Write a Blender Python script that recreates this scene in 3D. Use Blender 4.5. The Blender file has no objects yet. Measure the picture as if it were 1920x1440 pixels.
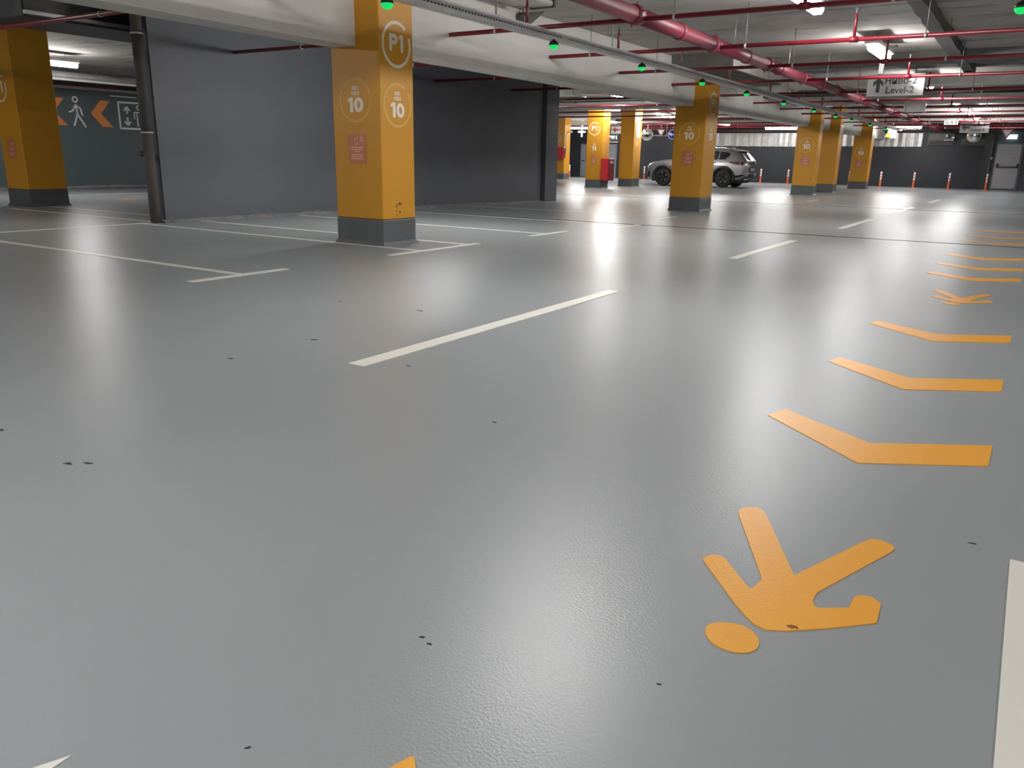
import bpy, bmesh, math, random
from mathutils import Vector, Matrix
random.seed(7)
SC = bpy.context.scene
COL = SC.collection

# ------------------------------------------------------------------ camera, world, exposure
cam_d = bpy.data.cameras.new('camera')
cam = bpy.data.objects.new('camera', cam_d)
COL.objects.link(cam)
SC.camera = cam
F_PX, PITCH, ROLL, YAW = 1483.74, 0.2782, -0.01824, 0.5678
cam_d.sensor_width = 36.0
cam_d.lens = F_PX / 1920 * 36
cam_d.clip_start = 0.02
cam_d.clip_end = 200
fw = Vector((-math.sin(YAW) * math.cos(PITCH), math.cos(YAW) * math.cos(PITCH), -math.sin(PITCH)))
rt = Vector((math.cos(YAW), math.sin(YAW), 0))
dn = fw.cross(rt)
r2 = math.cos(ROLL) * rt + math.sin(ROLL) * dn
d2 = -math.sin(ROLL) * rt + math.cos(ROLL) * dn
cam.matrix_world = Matrix(((r2.x, -d2.x, -fw.x, 0), (r2.y, -d2.y, -fw.y, 0), (r2.z, -d2.z, -fw.z, 1.0), (0, 0, 0, 1)))

w = bpy.data.worlds.new('world')
SC.world = w
w.use_nodes = True
w.node_tree.nodes['Background'].inputs[0].default_value = (0.5, 0.52, 0.55, 1)
w.node_tree.nodes['Background'].inputs[1].default_value = 0.02
SC.view_settings.view_transform = 'Standard'
SC.view_settings.look = 'None'
SC.view_settings.gamma = 1.0
SC.view_settings.use_curve_mapping = False
SC.view_settings.exposure = 0.0
LAMP = 105.0           # radiance of the strip lamps
try:
    SC.cycles.use_denoising = True
    SC.cycles.max_bounces = 8
    SC.cycles.diffuse_bounces = 4
    SC.cycles.glossy_bounces = 4
    SC.cycles.sample_clamp_indirect = 8.0
    SC.cycles.caustics_reflective = False
    SC.cycles.caustics_refractive = False
except Exception:
    pass


# ------------------------------------------------------------------ materials
def mat(name, col, rough=0.5, metal=0.0, spec=0.5, var=0.06, vscale=4.0, bump=0.0, bscale=60.0, emit=None, estr=0.0,
        rvar=0.0, coat=0.0):
    m = bpy.data.materials.new(name)
    m.use_nodes = True
    nt = m.node_tree
    b = nt.nodes['Principled BSDF']
    b.inputs['Roughness'].default_value = rough
    b.inputs['Metallic'].default_value = metal
    b.inputs['Specular IOR Level'].default_value = spec
    if coat:
        b.inputs['Coat Weight'].default_value = coat
        b.inputs['Coat Roughness'].default_value = 0.08
    tc = nt.nodes.new('ShaderNodeTexCoord')
    nz = nt.nodes.new('ShaderNodeTexNoise')
    nz.inputs['Scale'].default_value = vscale
    nz.inputs['Detail'].default_value = 5
    nt.links.new(tc.outputs['Object'], nz.inputs['Vector'])
    mr = nt.nodes.new('ShaderNodeMapRange')
    mr.inputs['From Min'].default_value = 0.3
    mr.inputs['From Max'].default_value = 0.7
    mr.inputs['To Min'].default_value = 1 - var
    mr.inputs['To Max'].default_value = 1 + var
    nt.links.new(nz.outputs['Fac'], mr.inputs['Value'])
    mx = nt.nodes.new('ShaderNodeMix')
    mx.data_type = 'RGBA'
    mx.blend_type = 'MULTIPLY'
    mx.inputs['Factor'].default_value = 1
    mx.inputs['A'].default_value = (*col, 1)
    nt.links.new(mr.outputs['Result'], mx.inputs['B'])
    nt.links.new(mx.outputs['Result'], b.inputs['Base Color'])
    if rvar:
        m2 = nt.nodes.new('ShaderNodeMapRange')
        m2.inputs['To Min'].default_value = rough - rvar
        m2.inputs['To Max'].default_value = rough + rvar
        nt.links.new(nz.outputs['Fac'], m2.inputs['Value'])
        nt.links.new(m2.outputs['Result'], b.inputs['Roughness'])
    if bump:
        n2 = nt.nodes.new('ShaderNodeTexNoise')
        n2.inputs['Scale'].default_value = bscale
        n2.inputs['Detail'].default_value = 3
        nt.links.new(tc.outputs['Object'], n2.inputs['Vector'])
        bp = nt.nodes.new('ShaderNodeBump')
        bp.inputs['Strength'].default_value = 1.0
        bp.inputs['Distance'].default_value = bump
        nt.links.new(n2.outputs['Fac'], bp.inputs['Height'])
        nt.links.new(bp.outputs['Normal'], b.inputs['Normal'])
    if emit:
        b.inputs['Emission Color'].default_value = (*emit, 1)
        b.inputs['Emission Strength'].default_value = estr
    return m


def floor_mat(name, col, rough, var=0.025):
    """epoxy coating: fine orange peel, long shallow waviness, a few scuffed areas"""
    m = mat(name, col, rough, var=var, vscale=0.6, spec=0.26)
    nt = m.node_tree
    b = nt.nodes['Principled BSDF']
    tc = [n for n in nt.nodes if n.type == 'TEX_COORD'][0]
    n1 = nt.nodes.new('ShaderNodeTexNoise')
    n1.inputs['Scale'].default_value = 150
    n1.inputs['Detail'].default_value = 2
    n3 = nt.nodes.new('ShaderNodeTexNoise')
    n3.inputs['Scale'].default_value = 4.0
    n3.inputs['Detail'].default_value = 1
    n4 = nt.nodes.new('ShaderNodeTexNoise')
    n4.inputs['Scale'].default_value = 1.3
    n4.inputs['Detail'].default_value = 3
    for n in (n1, n3, n4):
        nt.links.new(tc.outputs['Object'], n.inputs['Vector'])
    b1 = nt.nodes.new('ShaderNodeBump')
    b1.inputs['Distance'].default_value = 0.0008
    b2 = nt.nodes.new('ShaderNodeBump')
    b2.inputs['Distance'].default_value = 0.0005
    nt.links.new(n1.outputs['Fac'], b1.inputs['Height'])
    nt.links.new(n3.outputs['Fac'], b2.inputs['Height'])
    nt.links.new(b2.outputs['Normal'], b1.inputs['Normal'])
    nt.links.new(b1.outputs['Normal'], b.inputs['Normal'])
    mr = nt.nodes.new('ShaderNodeMapRange')
    mr.inputs['From Min'].default_value = 0.3
    mr.inputs['From Max'].default_value = 0.7
    mr.inputs['To Min'].default_value = rough - 0.012
    mr.inputs['To Max'].default_value = rough + 0.012
    nt.links.new(n4.outputs['Fac'], mr.inputs['Value'])
    nt.links.new(mr.outputs['Result'], b.inputs['Roughness'])
    return m


def concrete_mat(name, col):
    """board marked slab soffit: blotches, long seams along X and short rust streaks"""
    m = mat(name, col, 0.85, var=0.12, vscale=1.6, bump=0.002, bscale=14, spec=0.2)
    nt = m.node_tree
    b = nt.nodes['Principled BSDF']
    src = b.inputs['Base Color'].links[0].from_socket
    tc = [n for n in nt.nodes if n.type == 'TEX_COORD'][0]
    mp = nt.nodes.new('ShaderNodeMapping')
    mp.inputs['Scale'].default_value = (0.7, 2.6, 1)
    nt.links.new(tc.outputs['Object'], mp.inputs['Vector'])
    n = nt.nodes.new('ShaderNodeTexNoise')
    n.inputs['Scale'].default_value = 1.4
    n.inputs['Detail'].default_value = 7
    nt.links.new(mp.outputs['Vector'], n.inputs['Vector'])
    mr = nt.nodes.new('ShaderNodeMapRange')
    mr.inputs['From Min'].default_value = 0.56
    mr.inputs['From Max'].default_value = 0.66
    mr.inputs['To Min'].default_value = 1.0
    mr.inputs['To Max'].default_value = 0.68
    nt.links.new(n.outputs['Fac'], mr.inputs['Value'])
    mx = nt.nodes.new('ShaderNodeMix')
    mx.data_type = 'RGBA'
    mx.blend_type = 'MULTIPLY'
    mx.inputs['Factor'].default_value = 1
    nt.links.new(src, mx.inputs['A'])
    nt.links.new(mr.outputs['Result'], mx.inputs['B'])
    nt.links.new(mx.outputs['Result'], b.inputs['Base Color'])
    return m


M = {}
M['floor'] = floor_mat('grey_epoxy', (0.286, 0.304, 0.314), 0.298)
M['white_paint'] = floor_mat('white_road_paint', (0.74, 0.72, 0.66), 0.34)
M['orange_paint'] = floor_mat('orange_road_paint', (0.80, 0.37, 0.045), 0.31)
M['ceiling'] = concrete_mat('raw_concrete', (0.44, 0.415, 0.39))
M['shaded'] = mat('shaded_concrete', (0.17, 0.16, 0.15), 0.85, var=0.12, vscale=3, bump=0.002, bscale=14, spec=0.2)  # concrete with the shade of drop panel and cross beam in its colour
M['beam'] = mat('white_beam_paint', (0.63, 0.60, 0.56), 0.75, var=0.05, vscale=1.2, bump=0.001, bscale=20, spec=0.3)
M['wall'] = mat('dark_grey_wall_paint', (0.094, 0.100, 0.113), 0.55, var=0.08, vscale=0.7, bump=0.0008, bscale=30, spec=0.35)
M['wall_far'] = mat('charcoal_wall_paint', (0.028, 0.031, 0.037), 0.5, var=0.10, vscale=0.5, spec=0.35)
M['wall_teal'] = mat('slate_teal_wall_paint', (0.060, 0.078, 0.085), 0.5, var=0.08, vscale=0.7, spec=0.4)
M['plain_wall'] = mat('grey_wall_paint', (0.10, 0.11, 0.125), 0.6, var=0.06, spec=0.3)
M['yellow'] = mat('yellow_pillar_paint', (0.58, 0.27, 0.020), 0.42, var=0.05, vscale=1.2, bump=0.0006, bscale=25, spec=0.4)
M['band'] = mat('grey_pillar_base_paint', (0.095, 0.102, 0.108), 0.45, var=0.12, vscale=3, bump=0.001, bscale=25)
M['mortar'] = mat('rough_mortar', (0.20, 0.198, 0.195), 0.85, var=0.30, vscale=9, bump=0.006, bscale=30, spec=0.2)
M['cream'] = mat('cream_lettering', (0.80, 0.70, 0.58), 0.5, var=0.03)
M['pale_yellow'] = mat('pale_yellow_lettering', (0.66, 0.37, 0.06), 0.5, var=0.03)
M['salmon'] = mat('salmon_poster', (0.50, 0.17, 0.085), 0.4, var=0.05)
M['pink_print'] = mat('pink_print', (0.78, 0.48, 0.34), 0.5, var=0.03)
M['chip'] = mat('dark_scuff', (0.02, 0.02, 0.02), 0.8, var=0.3, vscale=60)
M['brown_chip'] = mat('brown_scuff', (0.20, 0.085, 0.01), 0.8, var=0.3, vscale=60)
M['red'] = mat('red_pipe_paint', (0.165, 0.010, 0.018), 0.36, var=0.08, vscale=3, spec=0.5)
M['red_main'] = mat('faded_red_pipe_paint', (0.145, 0.014, 0.029), 0.48, var=0.10, vscale=2.5, spec=0.5)
M['red_bright'] = mat('red_enamel', (0.55, 0.03, 0.04), 0.3, var=0.04, spec=0.5)
M['red_dark'] = mat('dark_red_enamel', (0.25, 0.012, 0.025), 0.35, var=0.05)
M['galv'] = mat('galvanised_steel', (0.44, 0.43, 0.42), 0.42, metal=0.6, var=0.14, vscale=6)
M['tray'] = mat('bright_zinc_tray', (0.66, 0.655, 0.65), 0.45, metal=0.35, var=0.08, vscale=6)
M['galv_dull'] = mat('dull_galvanised_steel', (0.50, 0.49, 0.48), 0.5, metal=0.5, var=0.12, vscale=5)
M['rod'] = mat('threaded_rod', (0.22, 0.21, 0.205), 0.5, metal=0.4, var=0.1)
M['steel_dark'] = mat('dark_steel', (0.09, 0.085, 0.085), 0.5, metal=0.3, var=0.1)
M['hole'] = mat('slot_shadow_black', (0.012, 0.012, 0.012), 0.9, var=0.0, spec=0.02)
M['lamp_body'] = mat('lamp_housing_plastic', (0.62, 0.62, 0.62), 0.4, var=0.02)
M['lamp'] = mat('lamp_diffuser', (0.9, 0.9, 0.9), 0.4, var=0.0, emit=(1.0, 0.985, 0.96), estr=LAMP)
M['green'] = mat('green_lamp_lens', (0.01, 0.5, 0.12), 0.3, var=0.0, emit=(0.0, 0.62, 0.11), estr=0.95)
M['black'] = mat('black_plastic', (0.018, 0.018, 0.019), 0.4, var=0.1)
M['duct_black'] = mat('black_duct_wrap', (0.028, 0.030, 0.032), 0.45, var=0.2, vscale=5, bump=0.004, bscale=12)
M['strip'] = mat('grey_joint_membrane', (0.075, 0.072, 0.070), 0.55, var=0.2, vscale=6, bump=0.006, bscale=9)
M['pipe_grey'] = mat('grey_brown_pipe_paint', (0.085, 0.079, 0.072), 0.8, var=0.12, spec=0.2, vscale=4)
M['pipe_white'] = mat('pale_insulated_pipe', (0.55, 0.53, 0.50), 0.4, var=0.08, vscale=3)
M['sign_white'] = mat('white_sign_plate', (0.66, 0.64, 0.62), 0.12, var=0.02, spec=0.6)
M['sign_ink'] = mat('dark_sign_ink', (0.028, 0.028, 0.035), 0.4, var=0.02)
M['wall_white'] = mat('white_wall_paint', (0.62, 0.62, 0.61), 0.5, var=0.05, vscale=6)
M['wall_orange'] = mat('orange_wall_paint', (0.62, 0.20, 0.035), 0.5, var=0.06, vscale=5)
M['door'] = mat('light_grey_door_paint', (0.36, 0.35, 0.37), 0.4, var=0.03)
M['door_grey'] = mat('blue_grey_door_paint', (0.22, 0.23, 0.26), 0.4, var=0.03)
M['post_orange'] = mat('orange_post_plastic', (0.72, 0.14, 0.06), 0.45, var=0.05)
M['post_white'] = mat('reflective_white_band', (0.72, 0.70, 0.72), 0.3, var=0.05)
M['mirror'] = mat('mirror_glass', (0.78, 0.78, 0.78), 0.06, metal=1.0, var=0.02)
M['blue'] = mat('blue_sign', (0.02, 0.025, 0.32), 0.3, var=0.03)
M['exit'] = mat('exit_sign_panel', (0.5, 0.8, 0.8), 0.3, var=0.0, emit=(0.55, 0.95, 1.0), estr=3.5)
M['signbox'] = mat('lit_sign_letters', (0.8, 0.8, 0.8), 0.4, var=0.0, emit=(1, 0.97, 0.95), estr=1.2)
M['car'] = mat('silver_car_paint', (0.42, 0.42, 0.445), 0.27, metal=0.7, var=0.02, coat=0.8)
M['clad'] = mat('black_cladding', (0.011, 0.011, 0.012), 0.55, var=0.05)
M['tyre'] = mat('tyre_rubber', (0.012, 0.012, 0.012), 0.75, var=0.1)
M['rim'] = mat('dark_alloy', (0.06, 0.06, 0.065), 0.3, metal=0.8, var=0.03)
M['rim_face'] = mat('machined_alloy', (0.6, 0.6, 0.6), 0.25, metal=0.9, var=0.03)
M['glass'] = mat('tinted_glass', (0.010, 0.010, 0.012), 0.05, var=0.0, spec=0.8)
M['tail'] = mat('dark_red_tail_lens', (0.10, 0.006, 0.012), 0.12, var=0.0, spec=0.7)
M['head'] = mat('clear_headlamp', (0.55, 0.56, 0.58), 0.08, metal=0.7, var=0.2, vscale=30)
M['chrome'] = mat('chrome', (0.8, 0.8, 0.8), 0.12, metal=1.0, var=0.0)


# ------------------------------------------------------------------ mesh helpers
class MB:
    def __init__(s):
        s.v = []; s.f = []; s.sm = []

    def add(s, vs, fs, smooth=False):
        o = len(s.v)
        s.v += [tuple(p) for p in vs]
        s.f += [tuple(i + o for i in f) for f in fs]
        s.sm += [smooth] * len(fs)
        return s

    def box(s, a, b):
        x0, y0, z0 = a; x1, y1, z1 = b
        return s.add([(x0, y0, z0), (x1, y0, z0), (x1, y1, z0), (x0, y1, z0), (x0, y0, z1), (x1, y0, z1), (x1, y1, z1), (x0, y1, z1)],
                     [(0, 3, 2, 1), (4, 5, 6, 7), (0, 1, 5, 4), (1, 2, 6, 5), (2, 3, 7, 6), (3, 0, 4, 7)])

    def cbox(s, a, b, c):
        """box with chamfered edges all round"""
        bm = bmesh.new()
        bmesh.ops.create_cube(bm, size=1)
        for v in bm.verts:
            v.co = Vector([(a[i] + b[i]) / 2 + v.co[i] * (b[i] - a[i]) for i in range(3)])
        bmesh.ops.bevel(bm, geom=bm.edges[:], offset=c, segments=1, affect='EDGES')
        return s.bm(bm)

    def bm(s, bm, smooth=False):
        bm.verts.index_update()
        s.add([v.co.copy() for v in bm.verts], [[v.index for v in f.verts] for f in bm.faces], smooth)
        bm.free()
        return s

    def tube(s, pts, r, n=10, cap=True):
        pts = [Vector(p) for p in pts]
        rs = r if isinstance(r, (list, tuple)) else [r] * len(pts)
        rings = []
        up = None
        for i, p in enumerate(pts):
            t = (pts[min(i + 1, len(pts) - 1)] - pts[max(i - 1, 0)]).normalized()
            if up is None:
                up = Vector((0, 0, 1)) if abs(t.z) < 0.9 else Vector((1, 0, 0))
            e1 = t.cross(up).normalized(); e2 = t.cross(e1).normalized()
            rings.append([p + rs[i] * (math.cos(2 * math.pi * k / n) * e1 + math.sin(2 * math.pi * k / n) * e2) for k in range(n)])
        vs = [v for ring in rings for v in ring]
        fs = [(i * n + k, (i + 1) * n + k, (i + 1) * n + (k + 1) % n, i * n + (k + 1) % n) for i in range(len(pts) - 1) for k in range(n)]
        s.add(vs, fs, True)
        if cap:
            o = len(s.v) - len(vs)
            s.f.append(tuple(o + k for k in range(n))); s.sm.append(False)
            s.f.append(tuple(o + (len(pts) - 1) * n + k for k in reversed(range(n)))); s.sm.append(False)
        return s

    def lathe(s, c, prof, n=16, axis='z', a0=0, a1=2 * math.pi):
        """profile [(radius, height)] turned round an axis through c"""
        c = Vector(c)
        full = abs(a1 - a0 - 2 * math.pi) < 1e-6
        m = n if full else n + 1
        vs = []
        for r, h in prof:
            for k in range(m):
                t = a0 + (a1 - a0) * k / n
                x, y = r * math.cos(t), r * math.sin(t)
                vs.append(c + Vector({'z': (x, y, h), 'y': (x, h, y), 'x': (h, x, y)}[axis]))
        fs = []
        for i in range(len(prof) - 1):
            for k in range(n):
                k2 = (k + 1) % m
                fs.append((i * m + k, i * m + k2, (i + 1) * m + k2, (i + 1) * m + k))
        return s.add(vs, fs, True)

    def poly(s, pts, z0, z1):
        """extruded outline in the XY plane"""
        bm = bmesh.new()
        vs = [bm.verts.new((p[0], p[1], z1)) for p in pts]
        f = bm.faces.new(vs)
        f.normal_update()
        if f.normal.z < 0:
            f.normal_flip()
        if len(pts) > 4:
            bmesh.ops.triangulate(bm, faces=[f])
        n = len(pts)
        s.bm(bm)
        o = len(s.v)
        s.v += [(p[0], p[1], z0) for p in pts]
        for i in range(n):
            j = (i + 1) % n
            s.f.append((o + i, o + j, o - n + j, o - n + i)); s.sm.append(False)
        return s

    def xf(s, fn):
        s.v = [tuple(fn(Vector(p))) for p in s.v]
        return s


def origin(o):
    p = Vector((0, 0, 0))
    while o is not None:
        p += o.location
        o = o.parent
    return p


def obj(name, mb, m, parent=None, loc=None, bevel=0.0):
    """link one mesh built in world coordinates; loc is where the object's own origin goes"""
    base = origin(parent) + (Vector(loc) if loc else Vector())
    me = bpy.data.meshes.new(name)
    me.from_pydata([tuple(Vector(v) - base) for v in mb.v], [], mb.f)
    me.polygons.foreach_set('use_smooth', mb.sm)
    me.materials.append(m)
    bm = bmesh.new(); bm.from_mesh(me)
    bmesh.ops.recalc_face_normals(bm, faces=bm.faces)
    bm.to_mesh(me); bm.free()
    me.update()
    o = bpy.data.objects.new(name, me)
    COL.objects.link(o)
    if parent:
        o.parent = parent
    if loc:
        o.location = loc
    if bevel:
        b = o.modifiers.new('bevel', 'BEVEL'); b.width = bevel; b.segments = 2; b.limit_method = 'ANGLE'
    return o


def tag(o, label, cat, group=None):
    o['label'] = label; o['category'] = cat
    if group:
        o['group'] = group
    return o


def thing(name, label, cat, loc, group=None):
    o = bpy.data.objects.new(name, None)
    o.empty_display_size = 0.1
    COL.objects.link(o)
    o.location = loc
    return tag(o, label, cat, group)


def struct(name, mb, m, parent=None, bevel=0):
    o = obj(name, mb, m, parent, bevel=bevel)
    o['kind'] = 'structure'
    return o


def dup(root, loc, label, group=None):
    r = root.copy(); COL.objects.link(r); r.location = loc; r['label'] = label
    if group:
        r['group'] = group
    for ch in list(root.children):
        c = ch.copy(); COL.objects.link(c); c.parent = r
        for g in list(ch.children):
            d = g.copy(); COL.objects.link(d); d.parent = c
    return r


def text_mb(body, size, bold=0.0, gap=1.0):
    cu = bpy.data.curves.new('text', 'FONT')
    cu.body = body; cu.size = size; cu.align_x = 'CENTER'; cu.align_y = 'CENTER'
    cu.offset = bold; cu.extrude = 0.0008; cu.resolution_u = 3; cu.space_line = gap
    o = bpy.data.objects.new('text', cu)
    COL.objects.link(o)
    dg = bpy.context.evaluated_depsgraph_get()
    me = o.evaluated_get(dg).to_mesh()
    mb = MB()
    mb.add([v.co.copy() for v in me.vertices], [tuple(p.vertices) for p in me.polygons])
    o.evaluated_get(dg).to_mesh_clear()
    bpy.data.objects.remove(o); bpy.data.curves.remove(cu)
    return mb


def ring2(r0, r1, gap0, gap1, n=40):
    """flat ring with a gap between the two angles (degrees), in XY"""
    mb = MB()
    a0, a1 = math.radians(gap1), math.radians(gap0 + 360)
    vs = []
    for k in range(n + 1):
        t = a0 + (a1 - a0) * k / n
        vs += [(r0 * math.cos(t), r0 * math.sin(t), 0.0008), (r1 * math.cos(t), r1 * math.sin(t), 0.0008)]
    mb.add(vs, [(2 * k, 2 * k + 1, 2 * k + 3, 2 * k + 2) for k in range(n)])
    return mb


def front(x, y, z):      # local (u right, v up, w out) on a face that looks towards -Y
    return lambda p: (x + p[0], y - p[2] - 0.002, z + p[1])


def right(x, y, z):      # the same on a face that looks towards +X
    return lambda p: (x + p[2] + 0.002, y + p[0], z + p[1])


# ================================================================== THE SETTING
CZ = 3.02
# the slab sags a few centimetres towards the floor joints: knots in metres, dips in centimetres
FX = [-34, -15, -10, -5.5, -2.5, 0.5, 9]
FY = [-14, 6.5, 9, 12, 14.5, 18.5, 23, 27, 34, 41, 43.5]
FD = [[0] * 7, [0] * 7, [0, 0, -1, -2, -1.5, 0, 0], [0, -1, -2.5, -5, -4, 0, 0], [0, -3, -4, -6.5, -6, 0, 0], [0, -6, -9, -8, -6, 0, 0],
      [0, -5, -6, -4, -4, 0, 0], [0, -5, -5, 0, 0, 0, 0], [0, -5, -5, 0, 0, 0, 0], [0] * 7, [0] * 7]


def fz(x, y):
    i = max(k for k in range(len(FX) - 1) if FX[k] <= max(x, -34)) if x < 9 else 5
    j = max(k for k in range(len(FY) - 1) if FY[k] <= max(y, -14)) if y < 43.5 else 9
    a = min(1, (x - FX[i]) / (FX[i + 1] - FX[i])); b = min(1, (y - FY[j]) / (FY[j + 1] - FY[j]))
    return .01 * ((FD[j][i] * (1 - a) + FD[j][i + 1] * a) * (1 - b) + (FD[j + 1][i] * (1 - a) + FD[j + 1][i + 1] * a) * b)


def settle(p):
    """survey point taken as if the floor were level -> the same point on the sagging floor"""
    k = 1.0
    for _ in range(6):
        k = 1 - fz(p[0] * k, p[1] * k)
    return (p[0] * k, p[1] * k, fz(p[0] * k, p[1] * k) + p[2])


gx = [-34 + .5 * i for i in range(87)]
gy = [-14 + .5 * i for i in range(115)] + [43.4]
fl = struct('floor', MB().add([(x, y, fz(x, y)) for y in gy for x in gx], [(j * 87 + i, j * 87 + i + 1, (j + 1) * 87 + i + 1, (j + 1) * 87 + i) for j in range(len(gy) - 1) for i in range(86)], True), M['floor'])
struct('ceiling', MB().box((-34, -14, CZ), (9, 43.4, CZ + 0.3)), M['ceiling'])
struct('wall_far', MB().box((-34, 43.0, 0), (9, 43.4, CZ)), M['wall_far'])
struct('wall_right', MB().box((9, -14, 0), (9.3, 43.4, CZ)), M['plain_wall'])
struct('wall_rear', MB().box((-34, -14.3, 0), (9.3, -14, CZ)), M['plain_wall'])
struct('wall_outer', MB().box((-34.3, -14.3, 0), (-34, 43.4, CZ)), M['plain_wall'])
wl = struct('wall_left', MB().box((-22.3, 2.0, 0), (-22.0, 26.0, CZ)), M['wall_teal'])
part_wall = struct('wall_partition', MB().box((-10.90, 7.22, -.15), (-10.7, 17.95, CZ)), M['wall'])
obj('pier', MB().box((-10.95, 18.05, -.15), (-10.62, 18.65, CZ)), M['wall'], part_wall)
obj('recess', MB().box((-10.9, 17.9, -.15), (-10.78, 18.1, CZ)), M['wall'], part_wall)
# down-stand beam along the aisle, with the slab thickened round the pillars
beam = struct('trim_1', MB().box((-6.9, -10, 2.15), (-6.54, 43, CZ)), M['beam'], bevel=0.012)
dp_ = struct('trim_2', MB().box((-6.54, 15.97, 2.73), (-5.28, 19.5, CZ)), M['beam'])
obj('shaded_face', MB().box((-6.53, 15.95, 2.735), (-5.29, 15.97, CZ)), M['shaded'], dp_)  # unlit front of the thickening, its shade carried by a darker colour
obj('shaded_underside', MB().box((-6.53, 15.96, 2.715), (-5.29, 19.49, 2.73)), M['shaded'], dp_)  # underside in the same shade-darkened concrete
struct('trim_3', MB().box((-5.28, 17.2, 2.90), (9, 18.4, CZ)), M['shaded'])  # cross beam, its shade put into the concrete colour
struct('trim_4', MB().box((-34, 1.0, 2.6), (-11.2, 2.0, CZ)), M['ceiling'])
struct('trim_5', MB().box((-34, 26.0, 2.75), (-14.2, 26.5, CZ)), M['ceiling'])


def strip_quad(mb, p, q, wd, z0, z1):
    d = Vector((q[0] - p[0], q[1] - p[1])).normalized() * wd / 2
    n = (-d.y, d.x)
    return mb.poly([(p[0] + n[0], p[1] + n[1]), (p[0] - n[0], p[1] - n[1]), (q[0] - n[0], q[1] - n[1]), (q[0] + n[0], q[1] + n[1])], z0, z1)


# expansion joints across the floor
for i, (p, q) in enumerate([((-10.5, 11.80), (6, 12.50)), ((-14, 20.9), (6, 20.95))]):
    mb = MB(); n = 44
    for k in range(n):
        a = [p[m] + (q[m] - p[m]) * k / n for m in (0, 1)]; b = [p[m] + (q[m] - p[m]) * (k + 1) / n for m in (0, 1)]
        strip_quad(mb, a, b, 0.046, -0.02, 0.0024)
    struct('trim_%d' % (6 + i), mb.xf(settle), M['hole'])
# rough mortar fillet at the foot of the partition wall
mb = MB()
ys = [7.15 + i * 0.22 for i in range(53)]
vs = []
for y in ys:
    k = 0.05 + 0.06 * random.random()
    hgt = 0.035 + 0.03 * random.random()
    q = fz(-10.7, y)
    vs += [(-10.72, y, q - .02), (-10.72, y, q + hgt), (-10.7 + k * 0.4, y, q + hgt * 0.75), (-10.7 + k * 1.6, y, q)]
fs = []
for i in range(len(ys) - 1):
    for k in range(3):
        fs.append((4 * i + k, 4 * i + k + 1, 4 * i + 5 + k, 4 * i + 4 + k))
struct('baseboard_partition', mb.add(vs, fs), M['mortar'])
vs = []; fs = []
ys = [2.5 + i * 0.5 for i in range(45)]
for y in ys:
    hgt = 0.05 + 0.07 * random.random()
    vs += [(-22.02, y, hgt), (-21.97, y, hgt), (-21.9, y, 0)]
for i in range(len(ys) - 1):
    for k in range(2):
        fs.append((3 * i + k, 3 * i + k + 1, 3 * i + 4 + k, 3 * i + 3 + k))
struct('baseboard_left', MB().add(vs, fs), M['mortar'])
# paint chips and scuffs in the floor
for x, y, l, a in [(-2.55, 1.27, .035, .5), (-2.50, 1.31, .03, .3), (-1.64, 2.45, .018, .1), (-2.47, 2.92, .028, .1), (-3.29, 2.5, .03, .2), (-3.27, 3.05, .035, .4),
                   (-3.35, 4.09, .04, .1), (-4.01, 4.01, .03, .2), (0.01, 2.36, .018, .1), (-0.96, 1.16, .014, .3), (-0.93, 1.15, .012, .2),
                   (-1.0, 0.73, .012, .9), (-0.47, 1.3, .010, .2), (-3.07, 1.31, .03, .2)]:
    pts = []
    for k in range(9):
        t = 2 * math.pi * k / 9
        r = l * 0.62 * (0.45 + 0.75 * random.random())
        u, v = r * math.cos(t), r * 0.38 * math.sin(t)
        pts.append((x + u * math.cos(a) - v * math.sin(a), y + u * math.sin(a) + v * math.cos(a)))
    obj('paint_chip', MB().poly(pts, 0.0, 0.0015), M['chip'], fl)

# ================================================================== FLOOR MARKINGS
ZM = 0.0025


def marking(name, mb, label, cat='floor marking', group=None, m='white_paint', loc=(0, 0, 0)):
    return tag(obj(name, mb.xf(settle), M[m], loc=loc), label, cat, group)


def rect(x0, y0, x1, y1, z=ZM):
    mb = MB()
    lx, ly_ = x1 - x0, y1 - y0
    n = max(1, int(max(lx, ly_) / .45))
    for k in range(n):
        if lx > ly_:
            a, b = x0 + lx * k / n, x0 + lx * (k + 1) / n
            mb.poly([(a, y0), (b, y0), (b, y1), (a, y1)], 0.0, z)
        else:
            a, b = y0 + ly_ * k / n, y0 + ly_ * (k + 1) / n
            mb.poly([(x0, a), (x1, a), (x1, b), (x0, b)], 0.0, z)
    return mb


dash_l = ['white dash line on the grey floor, nearest and longest of the centre line', 'white dash line on the floor, second from the camera, just before the dark joint',
          'white dash line on the floor, third along the centre line, past the dark joint', 'faint white dash line far down the aisle, fourth of the centre line',
          'farthest faint white dash of the centre line, near the orange posts']
for (x, y0, y1), l in zip([(-2.69, 2.78, 5.70), (-2.63, 8.48, 11.1), (-2.55, 13.7, 16.6), (-2.5, 19.3, 22.3), (-2.45, 25.0, 28.0)], dash_l):
    marking('lane_dash', rect(x - 0.052, y0, x + 0.052, y1), l, group='centre line dashes')
marking('edge_line', rect(0.10, 0.2, 0.26, 2.31), 'broad white line cut off at the lower right edge of the picture')
marking('edge_line', MB().poly([(-1.233, 0.55), (-1.225, 0.44), (-1.10, 0.34), (-1.33, 0.34)], 0, ZM), 'white pointed arrow tip at the lower left edge')
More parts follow.
